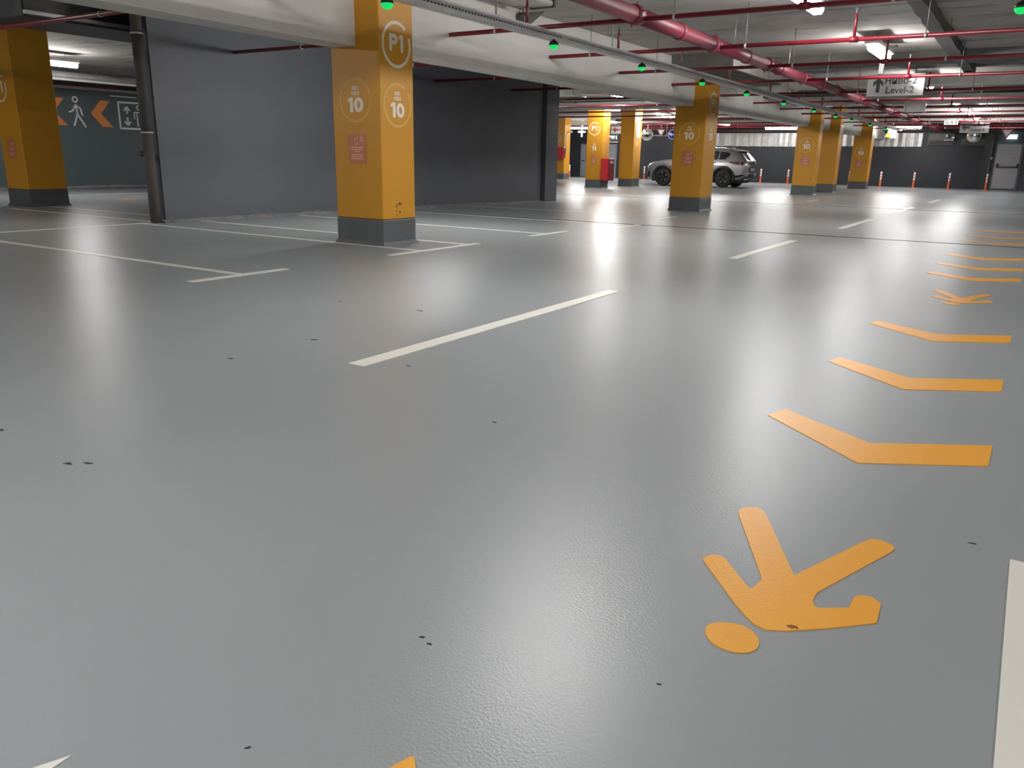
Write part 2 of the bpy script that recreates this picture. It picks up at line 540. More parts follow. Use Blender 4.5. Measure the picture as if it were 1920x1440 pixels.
# parking bay lines and the T caps at their ends
bays = [(4.44, 3.93, 4.92, 'nearest bay, left of the first pillar'), (9.58, 9.15, 10.12, 'bay between the first pillar and the dark joint'),
        (14.1, 13.4, 14.35, 'bay in front of the second pillar')]
for yc, c0, c1, d in bays:
    marking('bay_line', rect(-10.6, yc - 0.04, -5.64, yc + 0.04), 'long white parking line of the ' + d, group='parking bay lines')
    marking('parking_tick', rect(-5.63, c0, -5.54, c1), 'short white cap, ' + d, group='parking line caps')
marking('bay_line', rect(-10.8, 6.80, -5.62, 6.88), 'white parking line running along the front of the first yellow pillar', group='parking bay lines')
marking('bay_line', rect(-10.55, 7.68, -5.62, 7.76), 'white parking line running along the back of the first yellow pillar', group='parking bay lines')
marking('parking_tick', rect(-5.61, 6.30, -5.52, 7.9), 'white cap line joining the two parking lines at the first yellow pillar', group='parking line caps')
marking('bay_line', rect(-10.4, 11.72, -5.36, 11.80), 'thin white line running beside the dark floor joint', group='parking bay lines')
marking('parking_tick', rect(-5.34, 11.1, -5.25, 12.02), 'short white cap at the dark floor joint', group='parking line caps')
marking('parking_tick', rect(-5.25, 22.9, -5.15, 24.3), 'short white cap on the floor right of the third and fourth pillars', group='parking line caps')
marking('bay_line', rect(-15.1, 7.10, -10.75, 7.18), 'white line from the leftmost pillar to the foot of the grey downpipe', group='parking bay lines')
marking('bay_line', rect(-15.0, 7.82, -10.95, 7.90), 'white line just behind the one from the leftmost pillar to the downpipe', group='parking bay lines')
marking('bay_line', rect(-10.78, 4.4, -10.70, 7.02), 'white line along the back of the bay, ending at the grey downpipe', group='parking bay lines')
marking('bay_line', rect(-18.65, 9.0, -18.55, 16.0), 'white line near the slate wall, seen left of the downpipe', group='parking bay lines')
marking('floor_arrow', MB().poly([(-16.45, 9.95), (-16.1, 10.1), (-16.2, 10.25), (-16.05, 10.4), (-16.5, 10.3)], 0, ZM), 'small worn yellow arrow on the floor behind the leftmost pillar', m='orange_paint')


def chevron(y):
    """pedestrian chevron, apex towards the camera; y is its inner apex"""
    return MB().poly([(-0.778, y + 0.36), (-0.742, y + 0.49), (-0.368, y + 0.245), (0.018, y + 0.487), (0.015, y + 0.235), (-0.368, y)], 0, ZM)


chev_l = ['nearest orange chevron, above the walking figure', 'second orange chevron from the camera', 'third orange chevron from the camera, below the far walking figure',
          'fourth orange chevron, just beyond the far walking figure', 'fifth orange chevron from the camera', 'sixth orange chevron, last before the dark floor joint',
          'seventh orange chevron, first beyond the dark floor joint', 'eighth orange chevron, second beyond the dark joint', 'ninth and farthest orange chevron']
for y, l in zip([2.82, 3.945, 5.195, 8.27, 9.18, 10.25, 12.45, 13.5, 14.8], chev_l):
    marking('chevron', chevron(y), l + ' painted on the grey floor', group='walkway chevrons', m='orange_paint')
MAN = [(-0.576, 1.854), (-0.576, 1.842), (-0.44, 1.68), (-0.401, 1.639), (-0.374, 1.617), (-0.346, 1.61), (-0.306, 1.632), (-0.226, 1.701), (-0.147, 1.778), (-0.145, 1.79), (-0.149, 1.869), (-0.153, 1.878), (-0.173, 1.894), (-0.192, 1.891), (-0.208, 1.876), (-0.21, 1.812), (-0.271, 1.77), (-0.281, 1.778), (-0.288, 1.799), (-0.288, 1.84), (-0.169, 2.175), (-0.165, 2.201), (-0.175, 2.219), (-0.203, 2.231), (-0.227, 2.224), (-0.239, 2.203), (-0.355, 1.894), (-0.507, 2.199), (-0.529, 2.235), (-0.549, 2.248), (-0.571, 2.236), (-0.589, 2.211), (-0.589, 2.187), (-0.579, 2.16), (-0.422, 1.84), (-0.417, 1.823), (-0.424, 1.774), (-0.428, 1.767), (-0.439, 1.775), (-0.525, 1.877), (-0.544, 1.889), (-0.564, 1.882)]
HEAD = [(-0.456, 1.524), (-0.462, 1.55), (-0.453, 1.571), (-0.43, 1.589), (-0.401, 1.598), (-0.378, 1.594), (-0.356, 1.577), (-0.345, 1.556), (-0.341, 1.531), (-0.349, 1.508), (-0.368, 1.491), (-0.39, 1.486), (-0.415, 1.487), (-0.438, 1.499)]
for _ in range(2):
    HEAD = [((a[0] * w0 + b[0] * w1), (a[1] * w0 + b[1] * w1)) for a, b in zip(HEAD, HEAD[1:] + HEAD[:1]) for w0, w1 in ((.75, .25), (.25, .75))]
t = thing('pedestrian_symbol', 'large orange walking figure painted on the floor in the foreground', 'floor marking', (-0.37, 1.85, 0), 'walking figures on the floor')
obj('figure_body', MB().poly(MAN, 0, ZM), M['orange_paint'], t)
obj('figure_head', MB().poly(HEAD, 0, ZM), M['orange_paint'], t)
obj('scuff', MB().poly([(-0.312, 1.652), (-0.300, 1.648), (-0.292, 1.655), (-0.286, 1.650), (-0.291, 1.661), (-0.303, 1.660)], 0, ZM + 0.0015), M['brown_chip'], t)
t2 = thing('pedestrian_symbol', 'small far orange walking figure painted on the floor between two chevrons', 'floor marking', (-0.37, 1.85 + 5.23, 0), 'walking figures on the floor')
obj('figure_body', MB().poly([(x, y + 5.23) for x, y in MAN], 0, ZM).xf(settle), M['orange_paint'], t2)
obj('figure_head', MB().poly([(x, y + 5.23) for x, y in HEAD], 0, ZM).xf(settle), M['orange_paint'], t2)
marking('floor_arrow', MB().poly([(-0.750, 0.872), (-0.744, 0.874), (-0.722, 0.852), (-0.66, 0.70), (-0.80, 0.70)], 0, ZM), 'orange arrow tip at the bottom edge, left of the bright reflection', m='orange_paint')

# ================================================================== PILLARS
TXT = {}


def txt(body, size, bold=0.0, gap=1.0):
    k = (body, size, bold, gap)
    if k not in TXT:
        TXT[k] = text_mb(*k)
    mb = MB(); s = TXT[k]
    mb.add(s.v, s.f)
    return mb


def glyph(ch, x0, x1, y0, y1, k=1.0):
    """plain bold sign-writer's digits and P, k = stroke weight as a share of the height"""
    mb = MB()
    w, h = x1 - x0, y1 - y0
    st = .30 * h * k
    if ch == '1':
        mb.poly([(x1 - st, y0), (x1, y0), (x1, y1), (x1 - st * .95, y1), (x0, y1 - .13 * h), (x0 + .02 * h, y1 - .13 * h - st * .72), (x1 - st, y1 - st * .72)], 0, .0016)
    elif ch == '0':
        n = 28; cx, cy = (x0 + x1) / 2, (y0 + y1) / 2
        vs = []
        for i in range(n):
            t = 2 * math.pi * i / n
            vs += [(cx + w / 2 * math.cos(t), cy + h / 2 * math.sin(t), .0016), (cx + (w / 2 - st) * math.cos(t), cy + (h / 2 - st * .82) * math.sin(t), .0016)]
        mb.add(vs, [(2 * i, 2 * ((i + 1) % n), 2 * ((i + 1) % n) + 1, 2 * i + 1) for i in range(n)])
    elif ch == 'P':
        mb.poly([(x0, y0), (x0 + st, y0), (x0 + st, y1), (x0, y1)], 0, .0016)
        n = 14; cy = y1 - .31 * h; r = .31 * h; bx = x1 - r
        vs = []
        for i in range(n + 1):
            t = math.pi / 2 - math.pi * i / n
            vs += [(bx + r * math.cos(t), cy + r * math.sin(t), .0016), (bx + (r - st) * math.cos(t), cy + (r - st) * math.sin(t), .0016)]
        mb.add(vs, [(2 * i, 2 * i + 1, 2 * i + 3, 2 * i + 2) for i in range(n)])
        mb.poly([(x0 + st, y1 - st), (bx, y1 - st), (bx, y1), (x0 + st, y1)], 0, .0016)
        mb.poly([(x0 + st, cy - r), (bx, cy - r), (bx, cy - r + st), (x0 + st, cy - r + st)], 0, .0016)
    return mb


def aisle_mark(t, place, number, ring=True):
    """the 'RED AISLE n' roundel, local origin at the centre of the ring"""
    if ring:
        obj('number_ring', ring2(0.210, 0.240, 38, 56).xf(place), M['pale_yellow'], t)
    mb = MB()
    spots = {'10': (('1', -.116, -.036), ('0', -.022, .118)), '11': (('1', -.085, -.010), ('1', .012, .088))}[number]
    for ch, a, b in spots:
        g = glyph(ch, a, b, -.130, .028); mb.add(g.v, g.f)
    obj('number', mb.xf(place), M['cream'], t)
    a = txt('RED', 0.052, 0.0016); a.xf(lambda p: (p.x, p.y + 0.125, p.z))
    b = txt('AISLE', 0.052, 0.0016); b.xf(lambda p: (p.x, p.y + 0.072, p.z))
    a.add(b.v, b.f); a.xf(lambda p: place(p))
    obj('aisle_text', a, M['cream'], t)


def level_mark(t, place):
    obj('level_ring', ring2(0.208, 0.242, 22, 48).xf(place), M['cream'], t)
    mb = glyph('P', -.118, .020, -.072, .108, .82)
    g = glyph('1', .034, .112, -.072, .108, .82); mb.add(g.v, g.f)
    obj('level_text', mb.xf(place), M['cream'], t)


def poster(t, place, wd=0.27, hg=0.31):
    mb = MB().box((-wd / 2, -hg / 2, -0.001), (wd / 2, hg / 2, 0.004)).xf(place)
    p = obj('poster', mb, M['salmon'], t)
    mb = MB()
    def bar(x0, y0, x1, y1):
        mb.box((x0, y0, 0.004), (x1, y1, 0.0052))
    # phone outline, roundel and six lines of fine print
    c, s = math.cos(0.25), math.sin(0.25)
    ph = MB()
    for q in [(-.022, -.035, .022, -.024), (-.022, .03, .022, .035), (-.022, -.035, -.017, .035), (.017, -.035, .022, .035)]:
        ph.box((q[0], q[1], 0.004), (q[2], q[3], 0.0052))
    ph.xf(lambda v: (c * v.x - s * v.y - 0.01, s * v.x + c * v.y + 0.08, v.z))
    mb.add(ph.v, ph.f)
    rg = ring2(0.017, 0.026, 20, 40, 12).xf(lambda v: (v.x + 0.075, v.y + 0.105, 0.005)); mb.add(rg.v, rg.f)
    rr = random.Random(3)
    for y, L in [(.015, .18), (-.008, .16), (-.031, .08), (-.065, .16), (-.088, .18), (-.111, .19)]:
        x = -L / 2
        while x < L / 2:
            wdt = rr.uniform(.008, .02)
            bar(x, y - .005, min(x + wdt, L / 2), y + .005)
            x += wdt + .004
    mb.xf(lambda v: (v.x * wd / 0.27, v.y, v.z)).xf(place)
    obj('poster_print', mb, M['pink_print'], p)


def pillar(x0, y0, x1, y1, label, ztop=CZ, fr=(), rg=(), band_h=0.30):
    zb = min(fz(x0, y0), fz(x1, y1), fz(x0, y1), fz(x1, y0))
    band_h += zb
    t = thing('pillar', label, 'pillar', ((x0 + x1) / 2, (y0 + y1) / 2, zb), 'yellow pillars')
    obj('shaft', MB().box((x0, y0, band_h), (x1, y1, ztop)), M['yellow'], t, bevel=0.014)
    e = 0.004
    b = obj('base_band', MB().box((x0 - e, y0 - e, zb), (x1 + e, y1 + e, band_h)), M['band'], t, bevel=0.014)
    # sloping fillet where the pillar meets the floor
    k = 0.03
    mb = MB().add([(x0 - k, y0 - k, zb), (x1 + k, y0 - k, zb), (x1 + k, y1 + k, zb), (x0 - k, y1 + k, zb),
                   (x0 - e, y0 - e, zb + .045), (x1 + e, y0 - e, zb + .045), (x1 + e, y1 + e, zb + .045), (x0 - e, y1 + e, zb + .045)],
                  [(0, 1, 5, 4), (1, 2, 6, 5), (2, 3, 7, 6), (3, 0, 4, 7)])
    obj('base_fillet', mb, M['band'], t)
    for kind, u, z, a in fr:
        pl = front(x0 + u, y0, z)
        {'n': lambda: aisle_mark(t, pl, a), 'm': lambda: aisle_mark(t, pl, a, False), 'l': lambda: level_mark(t, pl), 'p': lambda: poster(t, pl)}[kind]()
    for kind, u, z, a in rg:
        pl = right(x1, y0 + u, z)
        {'n': lambda: aisle_mark(t, pl, a), 'm': lambda: aisle_mark(t, pl, a, False), 'l': lambda: level_mark(t, pl), 'p': lambda: poster(t, pl)}[kind]()
    return t


p1 = pillar(-6.92, 6.93, -6.2, 7.5, 'nearest yellow pillar, showing P1 and two round 10 marks above a grey base',
            fr=[('n', 0.355, 1.592, '10'), ('p', 0.36, 1.07, 0)], rg=[('l', 0.287, 2.178, 0), ('n', 0.285, 1.545, '10')])
mb = MB()
for u, z, a, b in [(.29, .465, .055, .016), (.235, .44, .014, .022), (.23, .385, .010, .018), (.29, .372, .014, .020), (.245, .34, .012, .012)]:
    pts = []
    for k in range(8):
        tt = 2 * math.pi * k / 8
        r = 0.6 + 0.5 * random.random()
        pts.append((a * r * math.cos(tt), b * r * math.sin(tt)))
    q = MB().poly(pts, 0, 0.0012).xf(lambda v, u=u, z=z: (v.x + u, v.y + z, v.z)); mb.add(q.v, q.f)
obj('paint_scuffs', mb.xf(right(-6.2, 6.93, 0)), M['brown_chip'], p1)
pillar(-6.95, 17.36, -6.23, 18.1, 'second yellow pillar along the white beam, hiding the middle of the silver car',
       fr=[('n', 0.36, 1.585, '10'), ('p', 0.37, 1.065, 0)], rg=[('l', 0.36, 2.20, 0), ('n', 0.36, 1.575, '10')])
p3 = pillar(-6.90, 27.9, -6.2, 28.4, 'left and nearer of the two close yellow pillars, bright 10 mark and poster on front',
       fr=[('n', 0.35, 1.58, '10'), ('p', 0.36, 1.08, 0)], rg=[('p', 0.3, 1.1, 0)])
mb = MB()
for u, z, a, b in [(.58, .52, .03, .02), (.60, .47, .012, .03), (.52, .43, .012, .01), (.55, .37, .02, .012)]:
    q = MB().poly([(a * (.7 + .3 * math.cos(3 * k)) * math.cos(k * .785), b * math.sin(k * .785)) for k in range(8)], 0, .0012).xf(lambda v, u=u, z=z: (v.x + u, v.y + z, v.z)); mb.add(q.v, q.f)
obj('paint_scuffs', mb.xf(front(-6.90, 27.9, 0)), M['brown_chip'], p3)
pillar(-6.90, 31.0, -6.2, 31.6, 'plain yellow pillar close behind the third one, small poster on its side', rg=[('p', 0.35, 1.1, 0)])
pillar(-6.80, 37.0, -6.1, 37.6, 'far yellow pillar with round 10 mark beside the metal cladding panels', fr=[('n', 0.35, 1.5, '10'), ('p', 0.33, 1.02, 0)], rg=[('p', 0.3, 1.1, 0)])
pillar(-15.88, 7.56, -15.15, 8.26, 'leftmost yellow pillar, cut by the picture edge, beside the slate wall signs',
       fr=[('l', 0.24, 2.03, 0), ('p', 0.36, 1.0, 0), ], rg=[])
pb = pillar(-14.65, 27.93, -13.97, 28.5, 'yellow pillar marked P1 and 11 with a red hose cabinet on its side',
            fr=[('l', 0.31, 2.11, 0), ('m', 0.325, 1.45, '11'), ('p', 0.335, 0.98, 0)])
pc = pillar(-14.68, 30.92, -14.07, 31.65, 'yellow pillar with a bright right side and a white letter plate, left of the car')
pillar(-21.25, 37.0, -20.68, 37.6, 'distant yellow pillar at the edge of the dark partition wall, small red cabinet on it', fr=[('l', 0.1, 2.05, 0)])
# letter plate on the third-row pillar
pl = right(-14.07, 31.28, 2.18)
obj('letter_plate', MB().box((-.17, -.30, 0), (.17, .30, .01)).xf(pl), M['sign_white'], pc)
mb = txt('B', 0.3, 0.004); mb.xf(lambda p: (p.x, p.y + .09, p.z + .011)).xf(lambda p: pl(p))
obj('letter', mb, M['sign_ink'], pc)
pl2 = right(-14.07, 31.23, 1.65)
obj('small_arrow', MB().poly([(-.10, .02), (.0, .10), (.10, .02), (.04, .02), (.04, -.10), (-.04, -.10), (-.04, .02)], 0, .003).xf(pl2), M['sign_white'], pc)

# ================================================================== GRAPHICS ON THE SLATE WALL (facing +X at X=-22)
def wallpoly(pts, m, name):
    mb = MB().poly(pts, 0, 0.003)
    mb.xf(lambda v: (-22.0 + v.z, v.x, v.y))
    return obj(name, mb, M[m], wl)


def wallstroke(segs, wd, m, name):
    mb = MB()
    for p, q in segs:
        strip_quad(mb, p, q, wd, 0, 0.003)
    mb.xf(lambda v: (-22.0 + v.z, v.x, v.y))
    return obj(name, mb, M[m], wl)


for y in (11.62, 12.90):
    wallpoly([(y, 1.97), (y + .30, 2.32), (y + .58, 2.32), (y + .29, 1.97), (y + .61, 1.63), (y + .30, 1.63)], 'wall_orange', 'arrow_chevron')
wallstroke([((12.50, 2.18), (12.53, 1.92)), ((12.53, 1.95), (12.40, 1.62)), ((12.53, 1.92), (12.60, 1.80)), ((12.60, 1.80), (12.72, 1.60)), ((12.50, 2.15), (12.62, 2.08)),
            ((12.62, 2.08), (12.66, 1.90)), ((12.48, 2.14), (12.42, 2.02)), ((12.42, 2.02), (12.30, 1.97))], 0.042, 'wall_white', 'walking_figure')
rg = ring2(.045, .085, 200, 201, 16).xf(lambda v: (-21.997, v.x + 12.50, v.y + 2.30)); obj('walking_figure_head', rg, M['wall_white'], wl)
wallstroke([((13.72, 2.31), (13.72, 1.61)), ((14.62, 2.31), (14.62, 1.61)), ((13.70, 2.31), (14.64, 2.31)), ((13.70, 1.61), (14.64, 1.61))], 0.05, 'wall_white', 'lift_frame')
wallstroke([((13.96, 2.18), (13.96, 2.01)), ((13.96, 2.2), (13.87, 2.09)), ((13.96, 2.2), (14.05, 2.09)), ((13.96, 1.92), (13.96, 1.72)), ((13.96, 1.70), (13.87, 1.81)), ((13.96, 1.70), (14.05, 1.81))], 0.045, 'wall_white', 'lift_arrows')
wallstroke([((14.26, 2.08), (14.26, 1.68)), ((14.36, 2.08), (14.36, 1.68)), ((14.18, 2.06), (14.44, 2.06)), ((14.18, 2.06), (14.18, 1.88)), ((14.44, 2.06), (14.44, 1.88))], 0.035, 'wall_white', 'lift_figure')
rg = ring2(.03, .065, 200, 201, 16).xf(lambda v: (-21.997, v.x + 14.31, v.y + 2.19)); obj('lift_figure_head', rg, M['wall_white'], wl)
wallstroke([((13.5, 2.46), (14.3, 2.46))], 0.03, 'wall_white', 'painted_dash')

# ================================================================== STRIP LAMPS
L = 1.5
def lamp_y():
    t = thing('strip_lamp', '', 'lamp', (0, 0, 2.84), 'ceiling strip lamps')
    mb = MB().cbox((-.115, -L / 2, 2.83), (.115, L / 2, 2.90), 0.012)
    obj('housing', mb, M['lamp_body'], t)
    mb = MB()
    prof = [(-.072, 2.83), (-.070, 2.77), (-.045, 2.735), (.045, 2.735), (.070, 2.77), (.072, 2.83)]
    n = len(prof)
    ends = (-L / 2 + .03, L / 2 - .03)
    mb.add([(x, y, z) for y in ends for x, z in prof], [(k, k + 1, n + k + 1, n + k) for k in range(n - 1)] + [tuple(range(n)), tuple(range(n, 2 * n))])
    obj('diffuser', mb, M['lamp'], t)
    for y in (-.5, .5):
        obj('hanger', MB().tube([(0, y, 2.89), (0, y, CZ)], .006, 6), M['galv'], t)
    return t


def lamp_x():
    t = thing('strip_lamp', '', 'lamp', (0, 0, 2.72), 'ceiling strip lamps')
    for ch, m in (('housing', 'lamp_body'), ('diffuser', 'lamp')):
        mb = MB()
        if ch == 'housing':
            mb.cbox((-L / 2, -.098, 2.71), (L / 2, .098, 2.78), 0.012)
        else:
            prof = [(-.072, 2.71), (-.070, 2.65), (-.045, 2.615), (.045, 2.615), (.070, 2.65), (.072, 2.71)]
            n = len(prof)
            mb.add([(x, y, z) for x in (-L / 2 + .03, L / 2 - .03) for y, z in prof], [(k, k + 1, n + k + 1, n + k) for k in range(n - 1)] + [tuple(range(n)), tuple(range(n, 2 * n))])
        obj(ch, mb, M[m], t)
    for x in (-.5, .5):
        obj('hanger', MB().tube([(x, 0, 2.77), (x, 0, CZ + .1)], .006, 6), M['galv'], t)
    return t


lamps_y = [(-2.58, 10.05, 'white strip lamp over the aisle cut by the top edge, nearest in view'), (-2.56, 15.15, 'white strip lamp over the aisle just before the Level-2 sign'),
           (-2.5, 21.3, 'white strip lamp over the aisle hidden behind the Level-2 sign'), (-2.40, 27.1, 'white strip lamp over the aisle, first beyond the Level-2 sign'),
           (-2.40, 32.2, 'white strip lamp over the aisle, second beyond the Level-2 sign'), (-2.40, 36.8, 'white strip lamp over the aisle above the far Level-2 sign'),
           (-2.6, 4.7, 'white strip lamp over the aisle above the frame, making the big floor reflection'), (-2.6, -0.7, 'white strip lamp over the aisle just behind the camera'),
           (-2.6, -6.2, 'white strip lamp over the aisle farther behind the camera'),
           (-7.36, 9.4, 'strip lamp hidden behind the white beam, beside the nearest pillar'),
           (-18.2, 9.75, 'white strip lamp glowing beside the leftmost yellow pillar'),
           (-13.6, 27.65, 'white strip lamp above the P1 and 11 pillar'), (-13.3, 32.1, 'white strip lamp left of the second pillar, above the mirror'),
           (-18.2, 37.0, 'small glowing strip lamp right of the P1 and 11 pillar'), (-18.3, 39.85, 'small glowing strip lamp right of the letter plate pillar'),
           (-13.4, 39.85, 'strip lamp above the silver car roof near the far wall'), (-13.6, 21.5, 'strip lamp behind the dark partition wall, first row bay'),
           (-13.6, 15.6, 'strip lamp behind the dark partition wall, middle'), (-24.5, 33.0, 'strip lamp far left behind the partition wall'),
           (-13.2, 2.9, 'added strip lamp out of view at the left, brightening the leftmost pillar'), (-10.5, 21.35, 'added unseen strip lamp behind the white beam, beyond the partition wall'),  # both unseen, added to brighten the leftmost and hose cabinet pillars
           (-8.7, 23.6, 'added unseen strip lamp behind the white beam, before the third pillar'),  # unseen, added to brighten the front of the third pillar
           (-13.6, -2.0, 'strip lamp behind the camera on the left side')]
lamps_y += [(4.2, y, 'strip lamp in an added row right of the frame, ' + l) for y, l in ((-6, 'far behind the camera'), (-.7, 'just behind the camera'), (4.7, 'level with the walking figure'), (10.05, 'level with the nearest pillar'), (-11.5, 'farthest behind the camera'))]  # unseen row, added to light the near floor
ly = lamp_y()
ly.location = (lamps_y[0][0], lamps_y[0][1], 2.84); ly['label'] = lamps_y[0][2]
for x, y, l in lamps_y[1:]:
    d_ = dup(ly, (x, y, 2.84), l)
    if x == -7.36:                       # hung lower, on longer rods
        d_.location.z = 2.52
        for ch in d_.children:
            if ch.name.startswith('hanger'):
                ch.scale.z = (CZ - 2.57) / .13
                ch.location.z = .05 - .05 * ch.scale.z
lamps_x = [(-10.6, 39.8, 2.62, 'long bright strip lamp over the metal cladding, left of the third pillar'), (-5.32, 39.55, 2.62, 'bright strip lamp over the metal cladding, right of the far pillar'),
           (-21.15, 39.2, 2.62, 'strip lamp left of the P1 and 11 pillar over the grey door')]
lx = lamp_x()
lx.location = lamps_x[0][:3]; lx['label'] = lamps_x[0][3]
for x, y, z, l in lamps_x[1:]:
    dup(lx, (x, y, z), l)

# ================================================================== SPRINKLER SYSTEM
ZB = 2.48
t = thing('sprinkler_main', 'thick dusty red sprinkler main pipe running the length of the aisle', 'pipe', (-3.98, 16, ZB + .04))
RM = 0.085
ysm = [-4, 5.65, 8.6, 11.15, 13.7, 16.05, 19.0, 21.6, 24.2, 26.8, 29.6, 32.4, 35.2, 38.0, 42.3]
for a, b in zip(ysm[:-1], ysm[1:]):
    obj('pipe_section', MB().tube([(-3.98, a, ZB + .04), (-3.98, b, ZB + .04)], RM, 16), M['red_main'], t)
for y in ysm[1:-1]:
    c = obj('clamp', MB().lathe((-3.98, y, ZB + .04), [(RM, -.07), (RM + .018, -.07), (RM + .022, 0), (RM + .018, .07), (RM, .07)], 16, 'y'), M['red_main'], t)
    mb = MB()
    for k in range(6):
        a = math.pi * k / 3 + .3
        dx, dz = math.cos(a), math.sin(a)
        mb.tube([(-3.98 + dx * (RM + .01), y - .02, ZB + .04 + dz * (RM + .01)), (-3.98 + dx * (RM + .045), y - .02, ZB + .04 + dz * (RM + .045))], .009, 5)
    obj('bolt', mb, M['red_main'], c)
for y in (9.9, 12.6, 14.4, 17.6):
    obj('coupling', MB().lathe((-3.98, y, ZB + .04), [(RM, -.035), (RM + .014, -.035), (RM + .014, .035), (RM, .035)], 16, 'y'), M['red_main'], t)
for y in (7.2, 12.0, 15.0, 18.9, 23.4, 28.2, 31.5, 36.5):
    obj('hanger', MB().tube([(-3.98, y, ZB + .12), (-3.98, y, CZ)], .008, 6), M['galv'], t)
br = [(5.65, -15.5), (8.65, -10.68), (11.15, -10.68), (13.6, -10.68), (16.05, -10.4), (19.05, -16.5), (21.65, -16.5), (24.2, -16.5), (26.75, -16.5), (29.6, -13.2), (32.4, -16.5), (35.2, -16.5), (38.0, -22)]
brl = ['passing behind the white beam at the far left', 'first in view along the white beam', 'second in view along the white beam', 'third in view along the white beam',
       'crossing in front of the second yellow pillar', 'first beyond the second yellow pillar', 'second beyond the second pillar', 'third beyond the second pillar', 'fourth beyond the second pillar',
       'just before the third and fourth pillars', 'just after the fourth pillar', 'before the farthest yellow pillar', 'after the farthest yellow pillar']
for i, ((y, xl), l) in enumerate(zip(br, brl)):
    t = thing('sprinkler_pipe', 'thin red sprinkler branch, ' + l, 'pipe', (-4, y, ZB), 'sprinkler branches')
    r = 0.027 if i < 6 else 0.025
    obj('pipe_left', MB().tube([(xl, y, ZB), (-3.98 - RM + .004, y, ZB)], r, 10), M['red'], t)
    obj('pipe_right', MB().tube([(-3.98 + RM - .004, y, ZB), (8.9, y, ZB)], r, 10), M['red'], t)
    for x in (-5.4, -2.2, 1.2):
        obj('tee', MB().lathe((x, y, ZB), [(r, -.05), (r + .01, -.05), (r + .01, .05), (r, .05)], 10, 'x'), M['red'], t)
        st = obj('upright_stub', MB().tube([(x, y, ZB), (x, y, ZB + .22), (x, y, ZB + .30)], [.019, .019, .012], 8), M['red'], t)
        obj('sprinkler_head', MB().lathe((x, y, ZB + .30), [(.012, 0), (.02, .02), (.008, .04), (.03, .055), (.0, .06)], 8), M['steel_dark'], st)
    for x in (-5.85, -3.55, -1.4, 0.5) + ((-9.2,) if xl < -9 else ()):
        h = obj('hanger_rod', MB().tube([(x, y, ZB + .02), (x, y, CZ)], .0055, 6), M['rod'], t)
        obj('hanger_clamp', MB().lathe((x, y, ZB), [(r + .001, -.014), (r + .006, -.014), (r + .006, .014), (r + .001, .014)], 10, 'x'), M['galv'], h)

# ================================================================== CABLE TRAY WITH BAY INDICATOR LAMPS
TX, TZ = -5.13, 2.40
t = thing('cable_tray', 'perforated galvanised cable tray hung along the aisle with green lamps below', 'cable tray', (TX, 18, TZ))
ya, yb = -6, 37.6
hw, hh = 0.055, 0.05
sec = [(TX - hw, TZ + hh), (TX - hw, TZ - hh), (TX + hw, TZ - hh), (TX + hw, TZ + hh)]
inn = [(TX + hw - .004, TZ + hh), (TX + hw - .004, TZ - hh + .004), (TX - hw + .004, TZ - hh + .004), (TX - hw + .004, TZ + hh)]
pr = sec + inn
cuts = [ya, 3.0, 6.0, 9.0, 12.0, 15.0, 18.0, 21.0, 24.0, 27.0, 30.0, 33.0, 36.0, yb]
for a, b in zip(cuts[:-1], cuts[1:]):
    obj('tray_section', MB().add([(x, a + .002, z) for x, z in pr] + [(x, b - .002, z) for x, z in pr], [(k, (k + 1) % 8, 8 + (k + 1) % 8, 8 + k) for k in range(8)] + [tuple(range(8)), tuple(range(8, 16))]), M['tray'], t)
mb = MB()
y = 3.0
while y < 24:
    x = TX + hw + .0008
    mb.add([(x, y, TZ - .008), (x, y + .028, TZ - .008), (x, y + .028, TZ + .004), (x, y, TZ + .004)], [(0, 1, 2, 3)])
    y += 0.055
o = obj('slots', mb, M['hole'], t); o['kind'] = 'stuff'
for y in cuts[1:-1]:
    obj('joint_plate', MB().box((TX + hw + .0005, y - .09, TZ - .035), (TX + hw + .004, y + .09, TZ + .03)), M['tray'], t)
for y in (4.1, 7.6, 10.4, 12.9, 15.4, 17.9, 21.0, 23.2, 27.2, 29, 32, 35, 37):
    obj('hanger_rod', MB().tube([(TX, y, TZ - hh), (TX, y, CZ)], .0055, 6), M['rod'], t)


def indicator():
    t = thing('indicator_lamp', '', 'lamp', (0, 0, 0), 'green bay indicator lamps')
    obj('bracket', MB().box((-.012, -.012, .045), (.012, .012, .064)), M['black'], t)
    obj('housing', MB().lathe((0, 0, 0), [(.056, 0)] + [(.058 * math.cos(a), .058 * math.sin(a)) for a in [i * math.pi / 12 for i in range(7)]], 18), M['black'], t)
    obj('lens', MB().lathe((0, 0, 0), [(.054 * math.cos(a), -.05 * math.sin(a)) for a in [i * math.pi / 12 for i in range(7)]], 18), M['green'], t)
    return t


gi = indicator()
ord_ = ['above the nearest yellow pillar', 'first right of the nearest pillar', 'second right of the nearest pillar', 'at the second yellow pillar',
        'first beyond the second yellow pillar', 'second beyond the second pillar', 'at the third pillar', 'at the fourth pillar', 'last clearly lit, right of the fourth pillar']
for i, (y, l) in enumerate(zip([5.78, 8.71, 11.25, 13.75, 16.25, 19.0, 21.9, 24.5, 26.8], ord_)):
    p = (-5.06, y, 2.285)
    l = 'green indicator lamp under the cable tray, ' + l
    if i == 0:
        gi.location = p; gi['label'] = l
    else:
        dup(gi, p, l)
dup(gi, (-5.06, 30.0, 2.285), 'dim indicator lamp under the tray right of the fourth pillar')
dup(gi, (-5.06, 33.3, 2.285), 'last dim bay indicator lamp under the tray, above the farthest pillar')
rl = dup(gi, (-0.36, 8.5, 2.30), 'green indicator lamp alone at the upper right corner of the picture')
